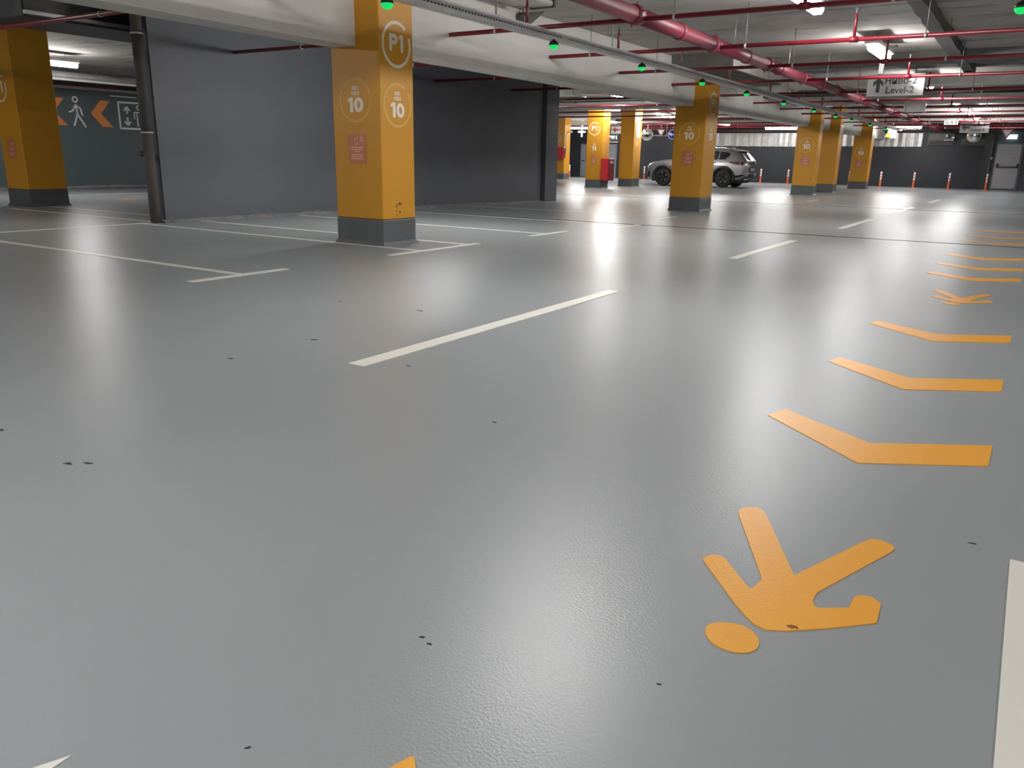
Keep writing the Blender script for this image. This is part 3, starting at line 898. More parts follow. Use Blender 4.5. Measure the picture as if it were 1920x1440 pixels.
obj('hanger_rod', MB().tube([(-0.36, 8.5, 2.39), (-0.36, 8.5, CZ)], .012, 6), M['black'], rl)

# ================================================================== CEILING SERVICES
t = thing('ceiling_joint_strip', 'dark ragged membrane strip along the ceiling at upper right', 'strip', (-1.58, 14, 2.98))
mb = MB(); vs = []; fs = []
n = 40
for i in range(n + 1):
    y = 4 + (20.4 - 4) * i / n
    a = random.uniform(-.02, .02); b = random.uniform(-.02, .02)
    vs += [(-1.70 + a, y, CZ), (-1.69 + a, y, CZ - .135), (-1.49 + b, y, CZ - .135), (-1.48 + b, y, CZ)]
for i in range(n):
    for k in range(3):
        fs.append((4 * i + k, 4 * i + k + 1, 4 * i + 5 + k, 4 * i + 4 + k))
obj('membrane', mb.add(vs, fs), M['strip'], t)
obj('metal_edge', MB().box((-1.745, 4, CZ - .02), (-1.715, 11.9, CZ)), M['galv_dull'], t)


def xpipe(name, label, cat, y, z, r, m, x0=-16.5, x1=8.9, sec=6):
    t = thing(name, label, cat, ((x0 + x1) / 2, y, z))
    w = (x1 - x0) / sec
    for k in range(sec):
        obj('pipe_section', MB().tube([(x0 + k * w, y, z), (x0 + (k + 1) * w - .01, y, z)], r, 12), M[m], t)
    for k in range(1, sec):
        c = obj('collar', MB().lathe((x0 + k * w, y, z), [(r, -.05), (r + .012, -.05), (r + .012, .05), (r, .05)], 12, 'x'), M[m], t)
    for k in range(sec):
        obj('hanger', MB().tube([(x0 + (k + .5) * w, y, z + r * .8), (x0 + (k + .5) * w, y, CZ)], .01, 6), M['steel_dark'], t)
    return t


def xduct(name, label, y0, y1, z0, z1, m, x0=-16.5, x1=8.9, sec=9):
    t = thing(name, label, 'duct', ((x0 + x1) / 2, (y0 + y1) / 2, z0))
    w = (x1 - x0) / sec
    for k in range(sec):
        obj('duct_section', MB().box((x0 + k * w + .004, y0, z0), (x0 + (k + 1) * w - .004, y1, z1)), M[m], t)
        if k:
            obj('flange', MB().box((x0 + k * w - .02, y0 - .02, z0 - .02), (x0 + k * w + .02, y1 + .02, z1)), M['galv_dull'], t)
    return t


xduct('air_duct', 'pale air duct across the ceiling just behind the Level-2 sign', 19.75, 20.5, 2.66, 2.86, 'pipe_white')
dp = xpipe('drain_pipe', 'thick black pipe across the ceiling behind the Level-2 sign', 'pipe', 22.5, 2.72, .07, 'black')
xduct('air_duct', 'second pale air duct across the ceiling beyond the black pipe', 24.5, 25.35, 2.72, 2.94, 'pipe_white')
xpipe('water_pipe', 'grey insulated pipe across the ceiling beyond the second pale duct', 'pipe', 26.0, 2.74, .09, 'galv_dull')
xduct('air_duct', 'third pale air duct, far across the ceiling over the third pillar', 33.05, 33.75, 2.74, 2.95, 'pipe_white')
xpipe('water_pipe', 'dark red pipe far across the ceiling near the far pillars', 'pipe', 34.2, 2.76, .08, 'red')
xpipe('water_pipe', 'pink insulated pipe over the far pillar and traffic mirror', 'pipe', 38.35, 2.80, .10, 'pipe_white', x0=-24)
xpipe('water_pipe', 'dark red pipe along the top of the far wall', 'pipe', 41.0, 2.72, .07, 'red', x0=-24)
xpipe('water_pipe', 'thin dark conduit along the top of the far wall cladding', 'pipe', 42.6, 2.56, .05, 'steel_dark', x0=-16)
obj('elbow', MB().tube([(-3.2, 22.48, 2.72), (-2.75, 22.46, 2.73), (-2.6, 22.44, 2.80), (-2.58, 22.42, 2.95), (-2.58, 22.42, CZ)], .055, 10), M['black'], dp)
obj('ceiling_flange', MB().lathe((-2.58, 22.42, 2.98), [(.05, -.03), (.11, -.02), (.11, .02), (.05, .03)], 12), M['black'], dp)
t = thing('pipe_bracket', 'dark steel T bracket on the ceiling above the Level-2 sign', 'bracket', (-2.66, 14.7, 2.9))
obj('plate', MB().box((-2.86, 16.1, CZ - .03), (-2.46, 16.25, CZ)), M['steel_dark'], t)
obj('post', MB().box((-2.70, 16.12, 2.55), (-2.62, 16.2, CZ - .03)), M['steel_dark'], t)
# left bay services
t = thing('air_duct', 'black wrapped air duct with a pale metal lip, left of the dark partition wall', 'duct', (-11.95, 10, 2.62))
for a, b in ((5.95, 9.5), (9.52, 13.0), (13.02, 17)):
    obj('duct_section', MB().cbox((-12.55, a, 2.66), (-11.42, b, 2.96), .02), M['duct_black'], t)
obj('metal_lip', MB().box((-11.42, 5.95, 2.69), (-11.37, 17, 2.735)), M['galv'], t)
t = thing('conduit', 'pale conduit running along the top of the slate wall', 'conduit', (-21.9, 12, 2.62))
obj('channel', MB().box((-21.99, 3, 2.56), (-21.88, 25.5, 2.63)), M['pipe_white'], t)
t = thing('water_pipe', 'grey pipe hung above the slate wall signs', 'pipe', (-20.2, 12, 2.72))
for a in (3, 8.5, 14, 19.5):
    obj('pipe_section', MB().tube([(-20.2, a, 2.72), (-20.2, a + 5.45, 2.72)], .10, 12), M['galv_dull'], t)
obj('cover_strip', MB().box((-20.05, 3, 2.60), (-20.0, 25, 2.65)), M['pipe_white'], t)
t = thing('sprinkler_pipe', 'thin red pipe with an upright stub above the slate wall signs', 'pipe', (-21, 13, 2.66), 'sprinkler branches')
obj('pipe_run', MB().tube([(-21.2, 9, 2.60), (-21.2, 13.2, 2.60), (-21.2, 13.25, 2.63), (-21.2, 13.26, 2.9)], .03, 8), M['red'], t)
obj('hanger_rod', MB().tube([(-21.2, 12.7, 2.62), (-21.2, 12.7, CZ)], .012, 6), M['galv'], t)
# downpipe at the end of the partition
t = thing('downpipe', 'grey brown downpipe standing at the left end of the dark partition wall', 'pipe', (-10.73, 7.08, 0))
for a, b in ((0, 1.25), (1.26, 2.55), (2.56, CZ)):
    obj('pipe_section', MB().tube([(-10.73, 7.08, a), (-10.73, 7.08, b)], .075, 14), M['pipe_grey'], t)
for z in (1.255, 2.555):
    obj('clamp', MB().lathe((-10.73, 7.08, z), [(.074, -.012), (.083, -.012), (.083, .012), (.074, .012)], 14), M['galv_dull'], t)
obj('valve', MB().lathe((-10.86, 7.06, .97), [(.0, -.05), (.035, -.05), (.045, 0), (.035, .05), (0, .05)], 10, 'y'), M['steel_dark'], t)
HORN = [(-6.221, 10.022, 2.75), (-6.144, 10.325, 2.97), (-6.427, 10.276, 2.97)]
# folded bracket at the ceiling by the beam, and duct end above it
t = thing('loudspeaker', 'grey folded metal horn speaker on the ceiling beside the white beam', 'speaker', (-6.2, 10.2, 2.9))
A, B, C_ = HORN
mb = MB().add([A, B, C_, (A[0] - .03, A[1], A[2]), (B[0] - .03, B[1], B[2]), (C_[0] - .03, C_[1], C_[2])], [(0, 1, 2), (3, 5, 4), (0, 3, 4, 1), (1, 4, 5, 2), (2, 5, 3, 0)])
obj('horn_plate', mb, M['galv_dull'], t)
obj('ring', MB().lathe((C_[0] - .05, C_[1] - .04, C_[2] - .07), [(.05, -.05), (.07, -.05), (.07, .05), (.05, .05)], 16, 'x'), M['steel_dark'], t)
obj('bracket', MB().box((C_[0] - .06, C_[1] - .02, C_[2] - .14), (C_[0] - .02, C_[1] + .02, CZ)), M['galv_dull'], t)
t = thing('duct_end', 'grey sheet metal box on the ceiling at the top edge beside the beam', 'duct', (-5.95, 9.4, 2.9))
obj('box', MB().cbox((-6.12, 9.0, 2.945), (-5.78, 9.92, CZ - .004), .02), M['galv_dull'], t)
obj('flange', MB().box((-6.14, 9.9, 2.93), (-5.76, 9.95, CZ - .004)), M['steel_dark'], t)

# ================================================================== HANGING SIGNS
def plate_sign(label, x0, x1, y, z0, z1, lines, arrow, rods):
    t = thing('hanging_sign', label, 'sign', ((x0 + x1) / 2, y, z0))
    obj('plate', MB().cbox((x0, y, z0), (x1, y + .02, z1), .004), M['sign_white'], t)
    for body, u, v, size in lines:
        mb = txt(body, size, 0.003); mb.xf(lambda p: front(x0 + u, y, z0 + v)((p.x, p.y, p.z)))
        obj('lettering', mb, M['sign_ink'], t)
    if arrow:
        cx, cz, sc, ang = arrow
        pts = [(-.035, -.13), (.035, -.13), (.035, .05), (.095, -.02), (.095, .07), (0, .15), (-.095, .07), (-.095, -.02), (-.035, .05)]
        c, s = math.cos(ang), math.sin(ang)
        mb = MB().poly([(sc * (c * px - s * pz), sc * (s * px + c * pz)) for px, pz in pts], 0, .001).xf(lambda p: front(x0 + cx, y, z0 + cz)((p.x, p.y, p.z)))
        obj('arrow', mb, M['sign_ink'], t)
    for x in rods:
        obj('hanger_rod', MB().tube([(x, y + .01, z1 - .02), (x, y + .01, CZ)], .008, 6), M['steel_dark'], t)
    return t


plate_sign('white hanging sign reading Level-2 with an upward arrow, near the lamp', -3.16, -2.14, 17.85, 2.30, 2.70,
           [('Ниво-2', .60, .27, .175), ('Level-2', .60, .10, .175)], (.20, .19, .95, 0), (-2.98, -2.32))
plate_sign('small far hanging sign reading Level-2 with an arrow to the left', -2.80, -1.84, 35.3, 2.20, 2.58,
           [('Ниво-2', .58, .28, .15), ('Level-2', .60, .10, .15)], (.20, .19, .95, math.pi / 2), (-2.7, -1.95))
plate_sign('little white hanging label reading GAS left of the far Level-2 sign', -2.70, -2.32, 28.4, 2.20, 2.34, [('G A S', .19, .068, .13)], None, (-2.66, -2.36))
t = thing('info_board', 'grey hanging panel with white side rail below the Level-2 sign', 'panel', (-2.6, 24, 2.2))
obj('panel', MB().box((-3.30, 24.1, 2.34), (-2.80, 24.14, 2.62)), M['galv_dull'], t)
obj('rail', MB().box((-2.80, 24.08, 2.32), (-2.77, 24.16, 2.70)), M['sign_white'], t)
obj('post', MB().tube([(-3.24, 24.12, 2.34), (-3.20, 24.12, CZ)], .03, 8), M['pipe_white'], t)

t = thing('warning_lamp', 'pale warning lantern with a yellow triangle right of the far yellow pillar', 'lamp', (-5.8, 40.5, 2.2))
obj('body', MB().lathe((-5.86, 40.5, 2.13), [(0, 0), (.17, 0), (.20, .05), (.20, .38), (.12, .42), (0, .42)], 16), M['pipe_white'], t)
obj('triangle', MB().poly([(-.16, -.14), (.10, -.14), (-.03, .12)], 0, .004).xf(lambda p: front(-5.95, 40.29, 2.33)((p.x, p.y, p.z))), M['yellow'], t)
obj('hanger', MB().tube([(-5.86, 40.5, 2.5), (-5.86, 40.5, CZ)], .015, 6), M['galv_dull'], t)
# traffic mirrors and road signs hung before the far wall
def traffic_mirror(x, y, z, r, label):
    t = thing('traffic_mirror', label, 'mirror', (x, y, z), 'convex traffic mirrors')
    obj('dish', MB().lathe((x, y, z), [(0, -.10)] + [(r * .94 * math.sin(a), -.10 * math.cos(a) + .0) for a in [i * math.pi / 12 for i in range(1, 7)]], 24, 'y'), M['mirror'], t)
    obj('rim', MB().lathe((x, y, z), [(r * .92, -.03), (r, -.03), (r, .03), (r * .92, .03)], 24, 'y'), M['galv_dull'], t)
    obj('hanger', MB().tube([(x, y + .05, z), (x, y + .05, CZ)], .02, 8), M['galv_dull'], t)


traffic_mirror(-17.46, 40.0, 2.29, .31, 'round convex mirror left of the triangular yield sign by the car')
traffic_mirror(-2.6, 40.0, 2.24, .27, 'round convex mirror half hidden under the far Level-2 sign')


def yield_sign(x, y, z, s, label):
    t = thing('yield_sign', label, 'sign', (x, y, z), 'triangular yield signs')
    def tri(k, y0, y1):
        pts = [(-s * k, s * .58 * k), (s * k, s * .58 * k), (0, -s * 1.15 * k)]
        return MB().poly(pts, 0, y1 - y0).xf(lambda p: (x + p.x, y - p.z - y0, z + p.y))
    obj('border', tri(1.0, 0, .012), M['red_dark'], t)
    obj('face', tri(.66, .012, .018), M['sign_white'], t)
    obj('hanger', MB().tube([(x, y + .02, z), (x, y + .02, CZ)], .015, 6), M['galv_dull'], t)


yield_sign(-16.70, 40.0, 2.42, .24, 'triangular yield sign between the round mirror and the blue sign')
yield_sign(-1.42, 40.2, 2.38, .24, 'dim triangular yield sign above the green exit light')
t = thing('direction_sign', 'round blue sign with a white left arrow beside the second pillar', 'sign', (-16.05, 40, 2.29))
obj('disc', MB().lathe((-16.08, 40, 2.29), [(0, -.012), (.225, -.012), (.225, .012), (0, .012)], 24, 'y'), M['blue'], t)
obj('border', ring2(.215, .245, 0, 0.1, 28).xf(lambda p: front(-16.08, 39.988, 2.29)((p.x, p.y, p.z))), M['sign_white'], t)
obj('arrow', MB().poly([(-.16, 0), (-.04, .09), (-.04, .03), (.16, .03), (.16, -.03), (-.04, -.03), (-.04, -.09)], 0, .002).xf(lambda p: front(-16.08, 39.988, 2.29)((p.x, p.y, p.z))), M['sign_white'], t)
obj('hanger', MB().tube([(-16.08, 40.03, 2.2), (-16.08, 40.03, CZ)], .015, 6), M['galv_dull'], t)
t = thing('sign_rail', 'thin horizontal rail joining the mirror and the road signs', 'rail', (-17, 40.05, 2.24))
obj('bar', MB().tube([(-18.4, 40.07, 2.24), (-15.6, 40.07, 2.24)], .022, 8), M['galv_dull'], t)
for x in (-17.95, -16.42):
    obj('post', MB().tube([(x, 40.07, 2.24), (x, 40.07, CZ)], .018, 6), M['galv_dull'], t)
t = thing('lit_sign_box', 'black sign box with white lit lettering above the far grey door', 'sign', (-19.5, 40.4, 2.0))
obj('box', MB().cbox((-19.98, 40.3, 1.93), (-19.25, 40.42, 2.30), .01), M['black'], t)
mb = MB()
for k, (a, b) in enumerate([(.14, .20), (.22, .27), (.29, .36), (.38, .45), (.47, .53)]):
    mb.box((-19.98 + a, 40.296, 2.17), (-19.98 + b, 40.299, 2.235))
mb.box((-19.98 + .33, 40.296, 2.09), (-19.98 + .38, 40.299, 2.14)); mb.box((-19.98 + .40, 40.296, 2.09), (-19.98 + .50, 40.299, 2.14))
mb.box((-19.98 + .60, 40.296, 2.06), (-19.98 + .64, 40.299, 2.25))
obj('letters', mb, M['signbox'], t)
obj('bottom_rail', MB().box((-19.98, 40.28, 1.90), (-19.25, 40.30, 1.925)), M['sign_white'], t)
obj('hanger', MB().tube([(-19.6, 40.36, 2.3), (-19.6, 40.36, CZ)], .015, 6), M['black'], t)
t = thing('direction_sign', 'grey hanging board with a black left arrow between the two left pillars', 'sign', (-19.1, 38.75, 2.4))
obj('board', MB().cbox((-18.95, 38.75, 2.28), (-18.2, 38.77, 2.66), .004), M['galv_dull'], t)
obj('arrow', MB().poly([(-.16, 0), (-.02, .13), (.02, .09), (-.04, .03), (.16, .03), (.16, -.03), (-.04, -.03), (.02, -.09), (-.02, -.13)], 0, .002).xf(lambda p: front(-18.68, 38.75, 2.48)((p.x, p.y, p.z))), M['sign_ink'], t)
obj('hanger', MB().tube([(-18.55, 38.76, 2.6), (-18.55, 38.76, CZ)], .012, 6), M['galv_dull'], t)

# ================================================================== FAR WALL: cladding, doors, cabinets, posts
def cladding(label, x0, x1, z0, z1, n, cat='panel'):
    t = thing('metal_cladding', label, 'cladding', ((x0 + x1) / 2, 42.95, z0))
    xs = [x0]
    rr = random.Random(int(x0 * 10))
    for k in range(n):
        xs.append(xs[-1] + rr.uniform(.7, 1.3))
    sc = (x1 - x0) / (xs[-1] - x0)
    xs = [x0 + (x - x0) * sc for x in xs]
    for a, b in zip(xs[:-1], xs[1:]):
        d = rr.uniform(-.012, .012)
        mb = MB().add([(a + .006, 42.93 + d, z0), (b - .006, 42.93 - d, z0), (b - .006, 42.93 - d, z1), (a + .006, 42.93 + d, z1),
                       ((a + b) / 2, 42.93 - .02, z0), ((a + b) / 2, 42.93 - .02, z1)], [(0, 4, 5, 3), (4, 1, 2, 5)])
        obj('panel', mb, M['galv'], t)
    for k in range(1, n, 2):
        obj('rib', MB().box((xs[k] - .012, 42.89, z0 - .03), (xs[k] + .012, 42.93, z1)), M['galv_dull'], t)
    obj('backing', MB().box((x0, 42.955, z0), (x1, 42.999, z1)), M['steel_dark'], t)


cladding('galvanised metal cladding panels high on the far wall above the car', -15.6, -9.6, 1.80, 2.46, 17)
cladding('galvanised metal cladding panels high on the far wall behind the far pillar', -8.4, -4.87, 1.84, 2.45, 11)
for x0, x1, z0, z1, l in [(-4.62, -3.55, 1.90, 2.42, 'left of two dark louvred niches high on the far wall'), (-3.25, -2.30, 1.88, 2.20, 'right of two dark louvred niches high on the far wall')]:
    t = thing('wall_niche', l, 'vent', ((x0 + x1) / 2, 42.95, z0), 'wall niches')
    obj('frame', MB().box((x0, 42.90, z0), (x1, 42.999, z1)), M['steel_dark'], t)
    obj('slab', MB().box((x0 + .05, 42.87, z0 + .02), (x1 - .05, 42.90, z0 + .22)), M['pipe_grey'], t)
t = thing('wall_bracket', 'small white angled bracket pieces in the dark niche on the far wall', 'bracket', (-3.75, 42.7, 2.2))
obj('shelf', MB().box((-3.95, 42.62, 2.12), (-3.55, 42.87, 2.15)), M['sign_white'], t)
obj('knob', MB().box((-3.90, 42.66, 2.27), (-3.80, 42.86, 2.38)), M['sign_white'], t)
obj('arm', MB().box((-3.65, 42.66, 2.20), (-3.53, 42.86, 2.28)), M['sign_white'], t)
t = thing('cable_riser', 'black cable riser standing on the far wall left of the far door', 'riser', (-2.1, 42.9, 0))
obj('channel', MB().box((-2.30, 42.80, 0), (-2.0, 42.999, 2.5)), M['black'], t)
obj('cover_strip', MB().box((-2.02, 42.78, 0), (-1.96, 42.82, 2.5)), M['steel_dark'], t)
sp = struct('trim_8', MB().box((-1.96, 42.90, 0), (1.6, 43.0, CZ)), M['plain_wall'])
d = struct('door_1', MB().box((-1.80, 42.84, 0.03), (-0.78, 42.90, 2.0)), M['door_grey'])
obj('leaf', MB().cbox((-1.74, 42.81, 0.06), (-0.84, 42.86, 1.96), .01), M['door'], d)
h = obj('panic_bar', MB().tube([(-1.68, 42.72, 1.0), (-.90, 42.72, 1.0)], .022, 8), M['steel_dark'], d)
for x in (-1.68, -.90):
    obj('latch_box', MB().cbox((x - .035, 42.70, .96), (x + .035, 42.82, 1.14), .01), M['black'], h)
obj('door_mark', MB().box((-1.36, 42.806, 1.55), (-1.20, 42.81, 1.565)), M['steel_dark'], d)
for i, (x0, x1, lm) in enumerate([(-22.82, -21.95, 'door_grey'), (-21.2, -20.62, 'door_grey')]):
    d = struct('door_%d' % (i + 2), MB().box((x0 - .05, 42.9, 0.0), (x1 + .05, 43.0, 1.86)), M['door_grey'])
    obj('leaf', MB().cbox((x0, 42.86, 0.03), (x1, 42.92, 1.82), .01), M[lm], d)
    obj('handle', MB().tube([(x0 + .1, 42.80, .92), (x0 + .26, 42.80, .94)], .02, 8), M['black'], d)
    obj('closer_bar', MB().tube([(x1 - .3, 42.78, .95), (x1 - .02, 42.84, 1.06)], .02, 8), M['black'], d)
t = thing('exit_sign', 'glowing pale cyan exit light over the far right door', 'sign', (-1.32, 42.85, 2.25))
obj('panel', MB().cbox((-1.52, 42.82, 2.20), (-1.10, 42.89, 2.38), .01), M['exit'], t)
obj('bracket', MB().box((-1.40, 42.83, 2.38), (-1.22, 42.89, 2.50)), M['sign_white'], t)
t = thing('wall_detector', 'small white round detector on the wall left of the far door', 'detector', (-1.98, 42.7, 1.38))
obj('dome', MB().lathe((-1.93, 42.86, 1.36), [(0, -.10), (.04, -.08), (.06, -.03), (.06, 0.03)], 12, 'y'), M['sign_white'], t)
obj('base', MB().box((-1.90, 42.84, 1.30), (-1.82, 42.9, 1.38)), M['black'], t)

# flexible posts in a row before the far wall
def post(x, y):
    t = thing('delineator_post', '', 'bollard', (x, y, 0), 'flexible posts along the far wall')
    obj('foot', MB().lathe((x, y, 0), [(0, .03), (.07, .03), (.10, .0)], 14), M['post_orange'], t)
    obj('shaft', MB().lathe((x, y, 0), [(.04, .02), (.037, .42), (.036, .66), (.03, .70), (0, .71)], 12), M['post_orange'], t)
    for z0, z1 in ((.36, .44), (.48, .56), (.60, .69)):
        obj('reflective_band', MB().lathe((x, y, 0), [(.0385, z0), (.0395, z0 + .005), (.039, z1 - .005), (.037, z1)], 12), M['post_white'], t)
    return t


pl_ = ['right of the car', 'second right of the car, beside the third pillar', 'between the fourth and the far pillar', 'just right of the far pillar', 'second right of the far pillar',
       'third right of the far pillar', 'rightmost, before the far door', 'left of the car beside the yellow letter pillar', 'leftmost, behind the distant pillar']
p0 = post(-11.53, 40.5)
for i, (x, l) in enumerate(zip([-11.53, -10.21, -7.42, -6.07, -4.69, -3.29, -1.86, -17.72, -22.25], pl_)):
    l = 'orange flexible post with white bands, ' + l
    if i == 0:
        p0['label'] = l
    else:
        dup(p0, (x, 40.5, 0), l)


def cabinet(x0, y0, z0, x1, y1, z1, label):
    t = thing('hose_cabinet', label, 'cabinet', ((x0 + x1) / 2, (y0 + y1) / 2, z0), 'red fire hose cabinets')
    obj('body', MB().cbox((x0, y0, z0), (x1, y1, z1), .01), M['red_dark'], t)
    obj('front_panel', MB().cbox((x0 + .01, y0 - .012, z0 + .01), (x1 - .01, y0 + .01, z1 - .01), .006), M['red_bright'], t)
    dr = obj('door', MB().cbox((x1 - .005, y0 + .02, z0 + .02), (x1 + .015, y1 - .02, z1 - .02), .006), M['red_dark'], t)
    obj('label_plate', MB().box((x1 + .015, y0 + .10, z1 - .18), (x1 + .018, y1 - .12, z1 - .10)), M['sign_white'], dr)
    obj('bracket', MB().box((x0 + .06, y0 + .1, z0 - .12), (x0 + .14, y1 - .1, z0)), M['steel_dark'], t)
    return t


cabinet(-13.95, 27.80, .23, -13.63, 28.3, 1.05, 'red hose cabinet on the right side of the P1 and 11 pillar')
cabinet(-21.05, 36.75, 1.03, -20.60, 36.98, 1.56, 'small red cabinet on the distant pillar beside the partition wall')
t = thing('wall_panel', 'tall red panel on the far grey door behind the P1 pillar', 'panel', (-22.2, 42.8, 1.0))
obj('panel', MB().cbox((-22.45, 42.78, .95), (-21.9, 42.855, 1.72), .008), M['red_bright'], t)
t = thing('water_pipe', 'white vertical pipe beside the distant pillar with a bent top', 'pipe', (-20.5, 37.2, 1.0))
obj('pipe_run', MB().tube([(-20.55, 36.9, 1.2), (-20.52, 36.9, 2.2), (-20.45, 36.9, 2.30), (-20.2, 36.9, 2.33)], .035, 8), M['pipe_white'], t)
t = thing('camera_mount', 'white T shaped mount hanging before the far wall, left of the P1 pillar', 'mount', (-21.4, 40, 2.3))
obj('stem', MB().tube([(-21.3, 40, 2.16), (-21.3, 40, CZ)], .05, 8), M['sign_white'], t)
obj('crossbar', MB().cbox((-21.5, 39.9, 2.38), (-21.1, 40.1, 2.48), .02), M['sign_white'], t)

# ================================================================== SILVER SUV (nose towards -X, left flank towards the camera)
K = 1.0
CX, CY = -12.43, 34.36          # middle of the wheelbase, centre line
car = thing('suv', 'silver grey SUV parked behind the second yellow pillar, rear to the right', 'car', (CX, CY, -.05))


def cw(u, v, z):                 # car coordinates: u towards the tail (+X), v towards the camera side (-Y)
    return (CX + u * K, CY - v * K, z * K - .05)


# stations: u, sill z, bumper-belt z, belt z, roof z, half widths (sill, belt, roof edge)
ST = [(-2.20, .34, .52, .72, .77, .55, .62, .50), (-2.10, .26, .55, .83, .90, .74, .78, .64), (-1.85, .24, .60, .94, 1.02, .86, .87, .70),
      (-1.40, .24, .62, 1.02, 1.09, .90, .91, .74), (-0.95, .24, .64, 1.05, 1.14, .91, .92, .74), (-0.70, .24, .64, 1.06, 1.22, .91, .92, .70),
      (-0.30, .24, .64, 1.07, 1.45, .91, .92, .62), (0.10, .24, .64, 1.08, 1.58, .91, .92, .60), (0.60, .24, .65, 1.09, 1.62, .91, .92, .60),
      (1.10, .24, .66, 1.11, 1.61, .91, .92, .60), (1.50, .25, .67, 1.13, 1.565, .91, .915, .60), (1.75, .28, .69, 1.14, 1.51, .90, .905, .60),
      (1.93, .32, .71, 1.14, 1.41, .88, .89, .61), (2.08, .37, .73, 1.12, 1.24, .85, .86, .64), (2.18, .44, .74, 1.06, 1.12, .80, .80, .66), (2.25, .50, .74, .98, 1.02, .72, .72, .60)]
NR = 11


def ring_half(s):
    u, zs, zm, zb, zr, ws, wb, wr = s
    return [(0, zs), (ws * .7, zs), (ws * .97, zs + .05), (ws, (zs + zm) / 2), (wb, zm), (wb * .995, (zm + zb) / 2), (wb * .97, zb),
            (wb * .95 + (wr - wb * .95) * .5, zb + (zr - zb) * .5), (wr + .03, zb + (zr - zb) * .88), (wr * .75, zb + (zr - zb) * .985), (0, zr)]


vs = []; fs = []
for s in ST:
    h = ring_half(s)
    full = h + [(-a, b) for a, b in reversed(h[1:-1])]
    vs += [cw(s[0], a, b) for a, b in full]
n = 2 * NR - 2
for i in range(len(ST) - 1):
    for k in range(n):
        fs.append((i * n + k, i * n + (k + 1) % n, (i + 1) * n + (k + 1) % n, (i + 1) * n + k))
fs += [tuple(range(n)), tuple((len(ST) - 1) * n + k for k in range(n))]
body = obj('body', MB().add(vs, fs, True), M['car'], car)
WB = 1.335
WR = .372
cut = MB()
for u in (-WB, WB):
    cut.tube([cw(u, -1.1, WR + .02), cw(u, -.62, WR + .02)], (WR + .06) * K, 28)
    cut.tube([cw(u, .62, WR + .02), cw(u, 1.1, WR + .02)], (WR + .06) * K, 28)
cutter = obj('cutter', cut, M['clad'])
bmod = body.modifiers.new('arches', 'BOOLEAN'); bmod.operation = 'DIFFERENCE'; bmod.object = cutter; bmod.solver = 'EXACT'
dg = bpy.context.evaluated_depsgraph_get()
me2 = bpy.data.meshes.new_from_object(body.evaluated_get(dg))
body.modifiers.clear(); body.data = me2
bpy.data.objects.remove(cutter)


def interp(u):
    for a, b in zip(ST[:-1], ST[1:]):
        if a[0] <= u <= b[0]:
            f = (u - a[0]) / (b[0] - a[0])
            return [x + (y - x) * f for x, y in zip(a, b)]
    return list(ST[0] if u < ST[0][0] else ST[-1])


def half_w(u, z):
    h = ring_half(interp(u))
    for (a, za), (b, zb) in zip(h[2:-1], h[3:]):
        if za <= z <= zb:
            return a + (b - a) * (z - za) / max(zb - za, 1e-6)
    return h[-1][0]


def patch(name, us, lo, hi, m, parent, off=.008, rows=5, side=1):
    """panel that follows the flank between two heights"""
    vs = []; fs = []
    for u in us:
        for r in range(rows + 1):
            z = lo(u) + (hi(u) - lo(u)) * r / rows
            vs.append(cw(u, side * (half_w(u, z) + off), z))
    for i in range(len(us) - 1):
        for r in range(rows):
            a = i * (rows + 1) + r
            fs.append((a, a + 1, a + rows + 2, a + rows + 1))
    return obj(name, MB().add(vs, fs, True), M[m], parent)


def lin(*pts):
    def f(u):
        for (a, x), (b, y) in zip(pts[:-1], pts[1:]):
            if u <= b:
                return x + (y - x) * max(0, (u - a)) / (b - a)
        return pts[-1][1]
    return f


def rng(a, b, n):
    return [a + (b - a) * k / n for k in range(n + 1)]


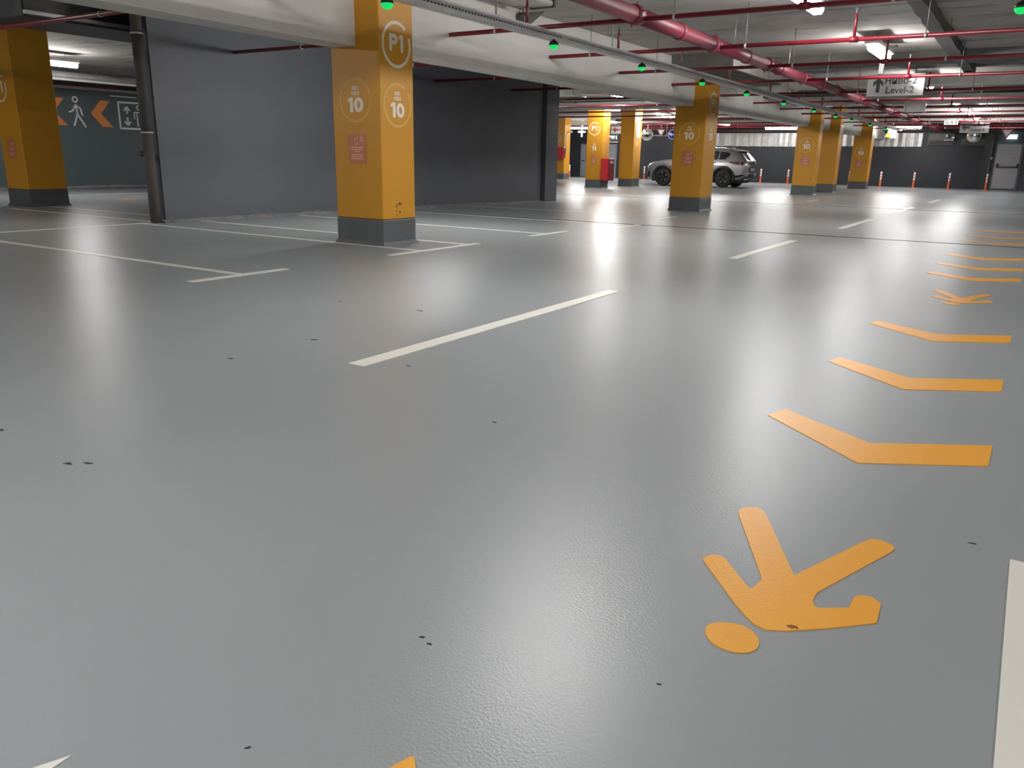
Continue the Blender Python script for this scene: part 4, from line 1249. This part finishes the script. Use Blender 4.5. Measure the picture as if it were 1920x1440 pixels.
for sd in (1, -1):
    patch('front_window', rng(-.42, .38, 6), lin((-.42, 1.115), (.38, 1.12)), lin((-.42, 1.14), (-.1, 1.38), (.2, 1.47), (.38, 1.49)), 'glass', car, side=sd)
    patch('rear_window', rng(.43, 1.05, 6), lin((.43, 1.125), (1.05, 1.135)), lin((.43, 1.49), (.9, 1.48), (1.05, 1.46)), 'glass', car, side=sd)
    patch('quarter_window', rng(1.09, 1.52, 5), lin((1.09, 1.14), (1.36, 1.15), (1.52, 1.30)), lin((1.09, 1.455), (1.40, 1.43), (1.52, 1.38)), 'glass', car, side=sd)
    patch('window_trim', rng(-.45, 1.52, 10), lin((-.45, 1.09), (1.4, 1.115), (1.52, 1.14)), lin((-.45, 1.112), (1.4, 1.137), (1.52, 1.162)), 'chrome', car, off=.010, rows=1, side=sd)
    patch('side_cladding', rng(-.92, .92, 8), lin((-.9, .26), (.9, .27)), lin((-.9, .42), (.9, .44)), 'clad', car, off=.010, rows=2, side=sd)
    patch('door_seam', rng(.40, .408, 1), lin((.4, .45), (.41, .45)), lin((.4, 1.09), (.41, 1.09)), 'clad', car, off=.004, rows=3, side=sd)
    patch('door_seam', rng(.955, .963, 1), lin((.9, .80), (1.0, .80)), lin((.9, 1.10), (1.0, 1.10)), 'clad', car, off=.004, rows=3, side=sd)
    patch('tail_lamp', rng(1.52, 2.14, 8), lin((1.52, 1.035), (1.7, .98), (2.0, .93), (2.14, .935)), lin((1.52, 1.06), (1.8, 1.065), (2.14, 1.045)), 'tail', car, off=.012, rows=3, side=sd)
    patch('headlamp', rng(-2.14, -1.52, 6), lin((-2.14, .66), (-1.9, .74), (-1.52, .93)), lin((-2.14, .74), (-1.9, .90), (-1.52, .99)), 'head', car, off=.012, rows=3, side=sd)
    patch('rear_bumper_cladding', rng(1.80, 2.2, 5), lin((1.8, .30), (2.2, .44)), lin((1.8, .50), (2.2, .56)), 'clad', car, off=.012, rows=2, side=sd)
    patch('front_bumper_intake', rng(-2.16, -1.98, 4), lin((-2.16, .40), (-1.98, .36)), lin((-2.16, .58), (-1.98, .60)), 'clad', car, off=.01, rows=2, side=sd)
    patch('front_lip', rng(-2.16, -1.82, 4), lin((-2.16, .30), (-1.82, .26)), lin((-2.16, .36), (-1.82, .31)), 'chrome', car, off=.014, rows=1, side=sd)
    # handles, roof rail, arch trims
    for u in (.22, .80):
        obj('door_handle', MB().cbox(*[tuple(sorted(q) for q in zip(cw(u, sd * .915, .985), cw(u + .2, sd * .955, 1.015)))][0:0] or (
            tuple(min(a, b) for a, b in zip(cw(u, sd * .915, .985), cw(u + .2, sd * .955, 1.015))), tuple(max(a, b) for a, b in zip(cw(u, sd * .915, .985), cw(u + .2, sd * .955, 1.015))), .006)), M['chrome'], car)
    obj('roof_rail', MB().tube([cw(u, sd * .585, z) for u, z in ((-.05, 1.52), (.1, 1.60), (.6, 1.645), (1.2, 1.625), (1.45, 1.575), (1.52, 1.54))], .017, 8), M['chrome'], car)
    for u in (-WB, WB):
        mb = MB()
        n = 22
        r0, r1 = WR + .035, WR + .115
        a0, a1 = math.radians(-18), math.radians(198)
        vs = []
        for k in range(n + 1):
            a = a0 + (a1 - a0) * k / n
            for r, o in ((r0, .90), (r0, .945), (r1, .945), (r1, .885)):
                vs.append(cw(u + r * math.cos(a), sd * o, WR + .02 + r * math.sin(a)))
        mb.add(vs, [(4 * k + j, 4 * k + j + 1, 4 * k + 5 + j, 4 * k + 4 + j) for k in range(n) for j in range(3)], True)
        obj('arch_trim', mb, M['clad'], car)
        # wheel
        wh = obj('wheel', MB().lathe(cw(u, sd * .80, WR), [(.21 * K, -.11), (.32 * K, -.115), (.36 * K, -.09), (.372 * K, 0), (.36 * K, .09), (.32 * K, .115), (.21 * K, .11)], 28, 'y'), M['tyre'], car)
        obj('rim', MB().lathe(cw(u, sd * .80, WR), [(.225 * K, -.105), (.225 * K, .105)], 24, 'y').lathe(cw(u, sd * .84, WR), [(0, 0), (.22 * K, 0)], 24, 'y'), M['rim'], wh)
        mb = MB()
        for k in range(5):
            a = 2 * math.pi * k / 5 + .5
            for da in (-.11, .11):
                p = [cw(u + rr_ * math.cos(a + dd), sd * .90, WR + rr_ * math.sin(a + dd)) for rr_, dd in ((.05, da * 2), (.215, da))]
                mb.tube(p, .014, 6)
        mb.lathe(cw(u, sd * .895, WR), [(.0, -.012), (.055 * K, -.012), (.055 * K, .012), (0, .012)], 12, 'y')
        obj('spokes', mb, M['rim'], wh)
        mb = MB()
        for k in range(5):
            a = 2 * math.pi * k / 5 + .5
            mb.tube([cw(u + rr_ * math.cos(a), sd * .907, WR + rr_ * math.sin(a)) for rr_ in (.15, .205)], .013, 6)
        obj('spoke_tip', mb, M['rim_face'], wh)
# tail: window, plate, lamps, bumper, exhausts, spoiler
def tail_u(z, v):
    """where the tail surface lies at height z (u), rounded off towards the sides"""
    pts = [(.50, 2.25), (.72, 2.26), (.98, 2.25), (1.03, 2.245), (1.12, 2.18), (1.24, 2.08), (1.41, 1.93), (1.51, 1.75)]
    u = pts[-1][1]
    for (a, x), (b, y) in zip(pts[:-1], pts[1:]):
        if z <= b:
            u = x + (y - x) * max(0, z - a) / (b - a); break
    return u - .16 * (abs(v) / .75) ** 3


def tail_patch(name, z0, z1, v0, v1, m, off=.012, nz=4, nv=10, taper=1.0):
    vs = []; fs = []
    for i in range(nz + 1):
        z = z0 + (z1 - z0) * i / nz
        k = 1 + (taper - 1) * i / nz
        for j in range(nv + 1):
            v = (v0 + (v1 - v0) * j / nv) * k
            vs.append(cw(tail_u(z, v) + off, v, z))
    for i in range(nz):
        for j in range(nv):
            a = i * (nv + 1) + j
            fs.append((a, a + 1, a + nv + 2, a + nv + 1))
    return obj(name, MB().add(vs, fs, True), M[m], car)


tail_patch('rear_glass', 1.14, 1.44, -.68, .68, 'glass', off=.022, taper=.88)
tail_patch('tail_lamp_bar', .99, 1.035, -.60, .60, 'tail', off=.02, nz=1)
tail_patch('rear_bumper', .40, .56, -.72, .72, 'clad', off=.03, nz=2)
tail_patch('plate_recess', .66, .84, -.36, .36, 'clad', off=.022, nz=2)
tail_patch('number_plate', .69, .81, -.26, .26, 'sign_white', off=.032, nz=1)
tail_patch('chrome_strip', .60, .63, -.62, .62, 'chrome', off=.034, nz=1)
tail_patch('skid_plate', .36, .42, -.55, .55, 'chrome', off=.036, nz=1)
obj('spoiler', MB().add([cw(1.60, -.56, 1.56), cw(1.60, .56, 1.56), cw(1.93, .52, 1.50), cw(1.93, -.52, 1.50), cw(1.62, -.56, 1.50), cw(1.62, .56, 1.50), cw(1.92, .52, 1.47), cw(1.92, -.52, 1.47)],
                        [(0, 1, 2, 3), (4, 7, 6, 5), (0, 4, 5, 1), (1, 5, 6, 2), (2, 6, 7, 3), (3, 7, 4, 0)]), M['car'], car, bevel=.01)
for v in (-.5, .5):
    obj('exhaust', MB().tube([cw(2.05, v, .36), cw(2.26, v, .36)], .045, 10), M['chrome'], car)
obj('underbody', MB().box(*[tuple(min(a, b) for a, b in zip(cw(-1.9, -.7, .2), cw(1.95, .7, .34))), tuple(max(a, b) for a, b in zip(cw(-1.9, -.7, .2), cw(1.95, .7, .34)))]), M['clad'], car)
obj('windscreen', MB().add([cw(-.80, -.66, 1.13), cw(-.80, .66, 1.13), cw(-.16, .58, 1.52), cw(-.16, -.58, 1.52)], [(0, 1, 2, 3)]), M['glass'], car)
obj('antenna_fin', MB().add([cw(1.25, .02, 1.575), cw(1.50, .02, 1.54), cw(1.48, 0, 1.66), cw(1.25, -.02, 1.575), cw(1.50, -.02, 1.54)], [(0, 1, 2), (3, 2, 4), (0, 2, 3), (1, 4, 2)]), M['car'], car)
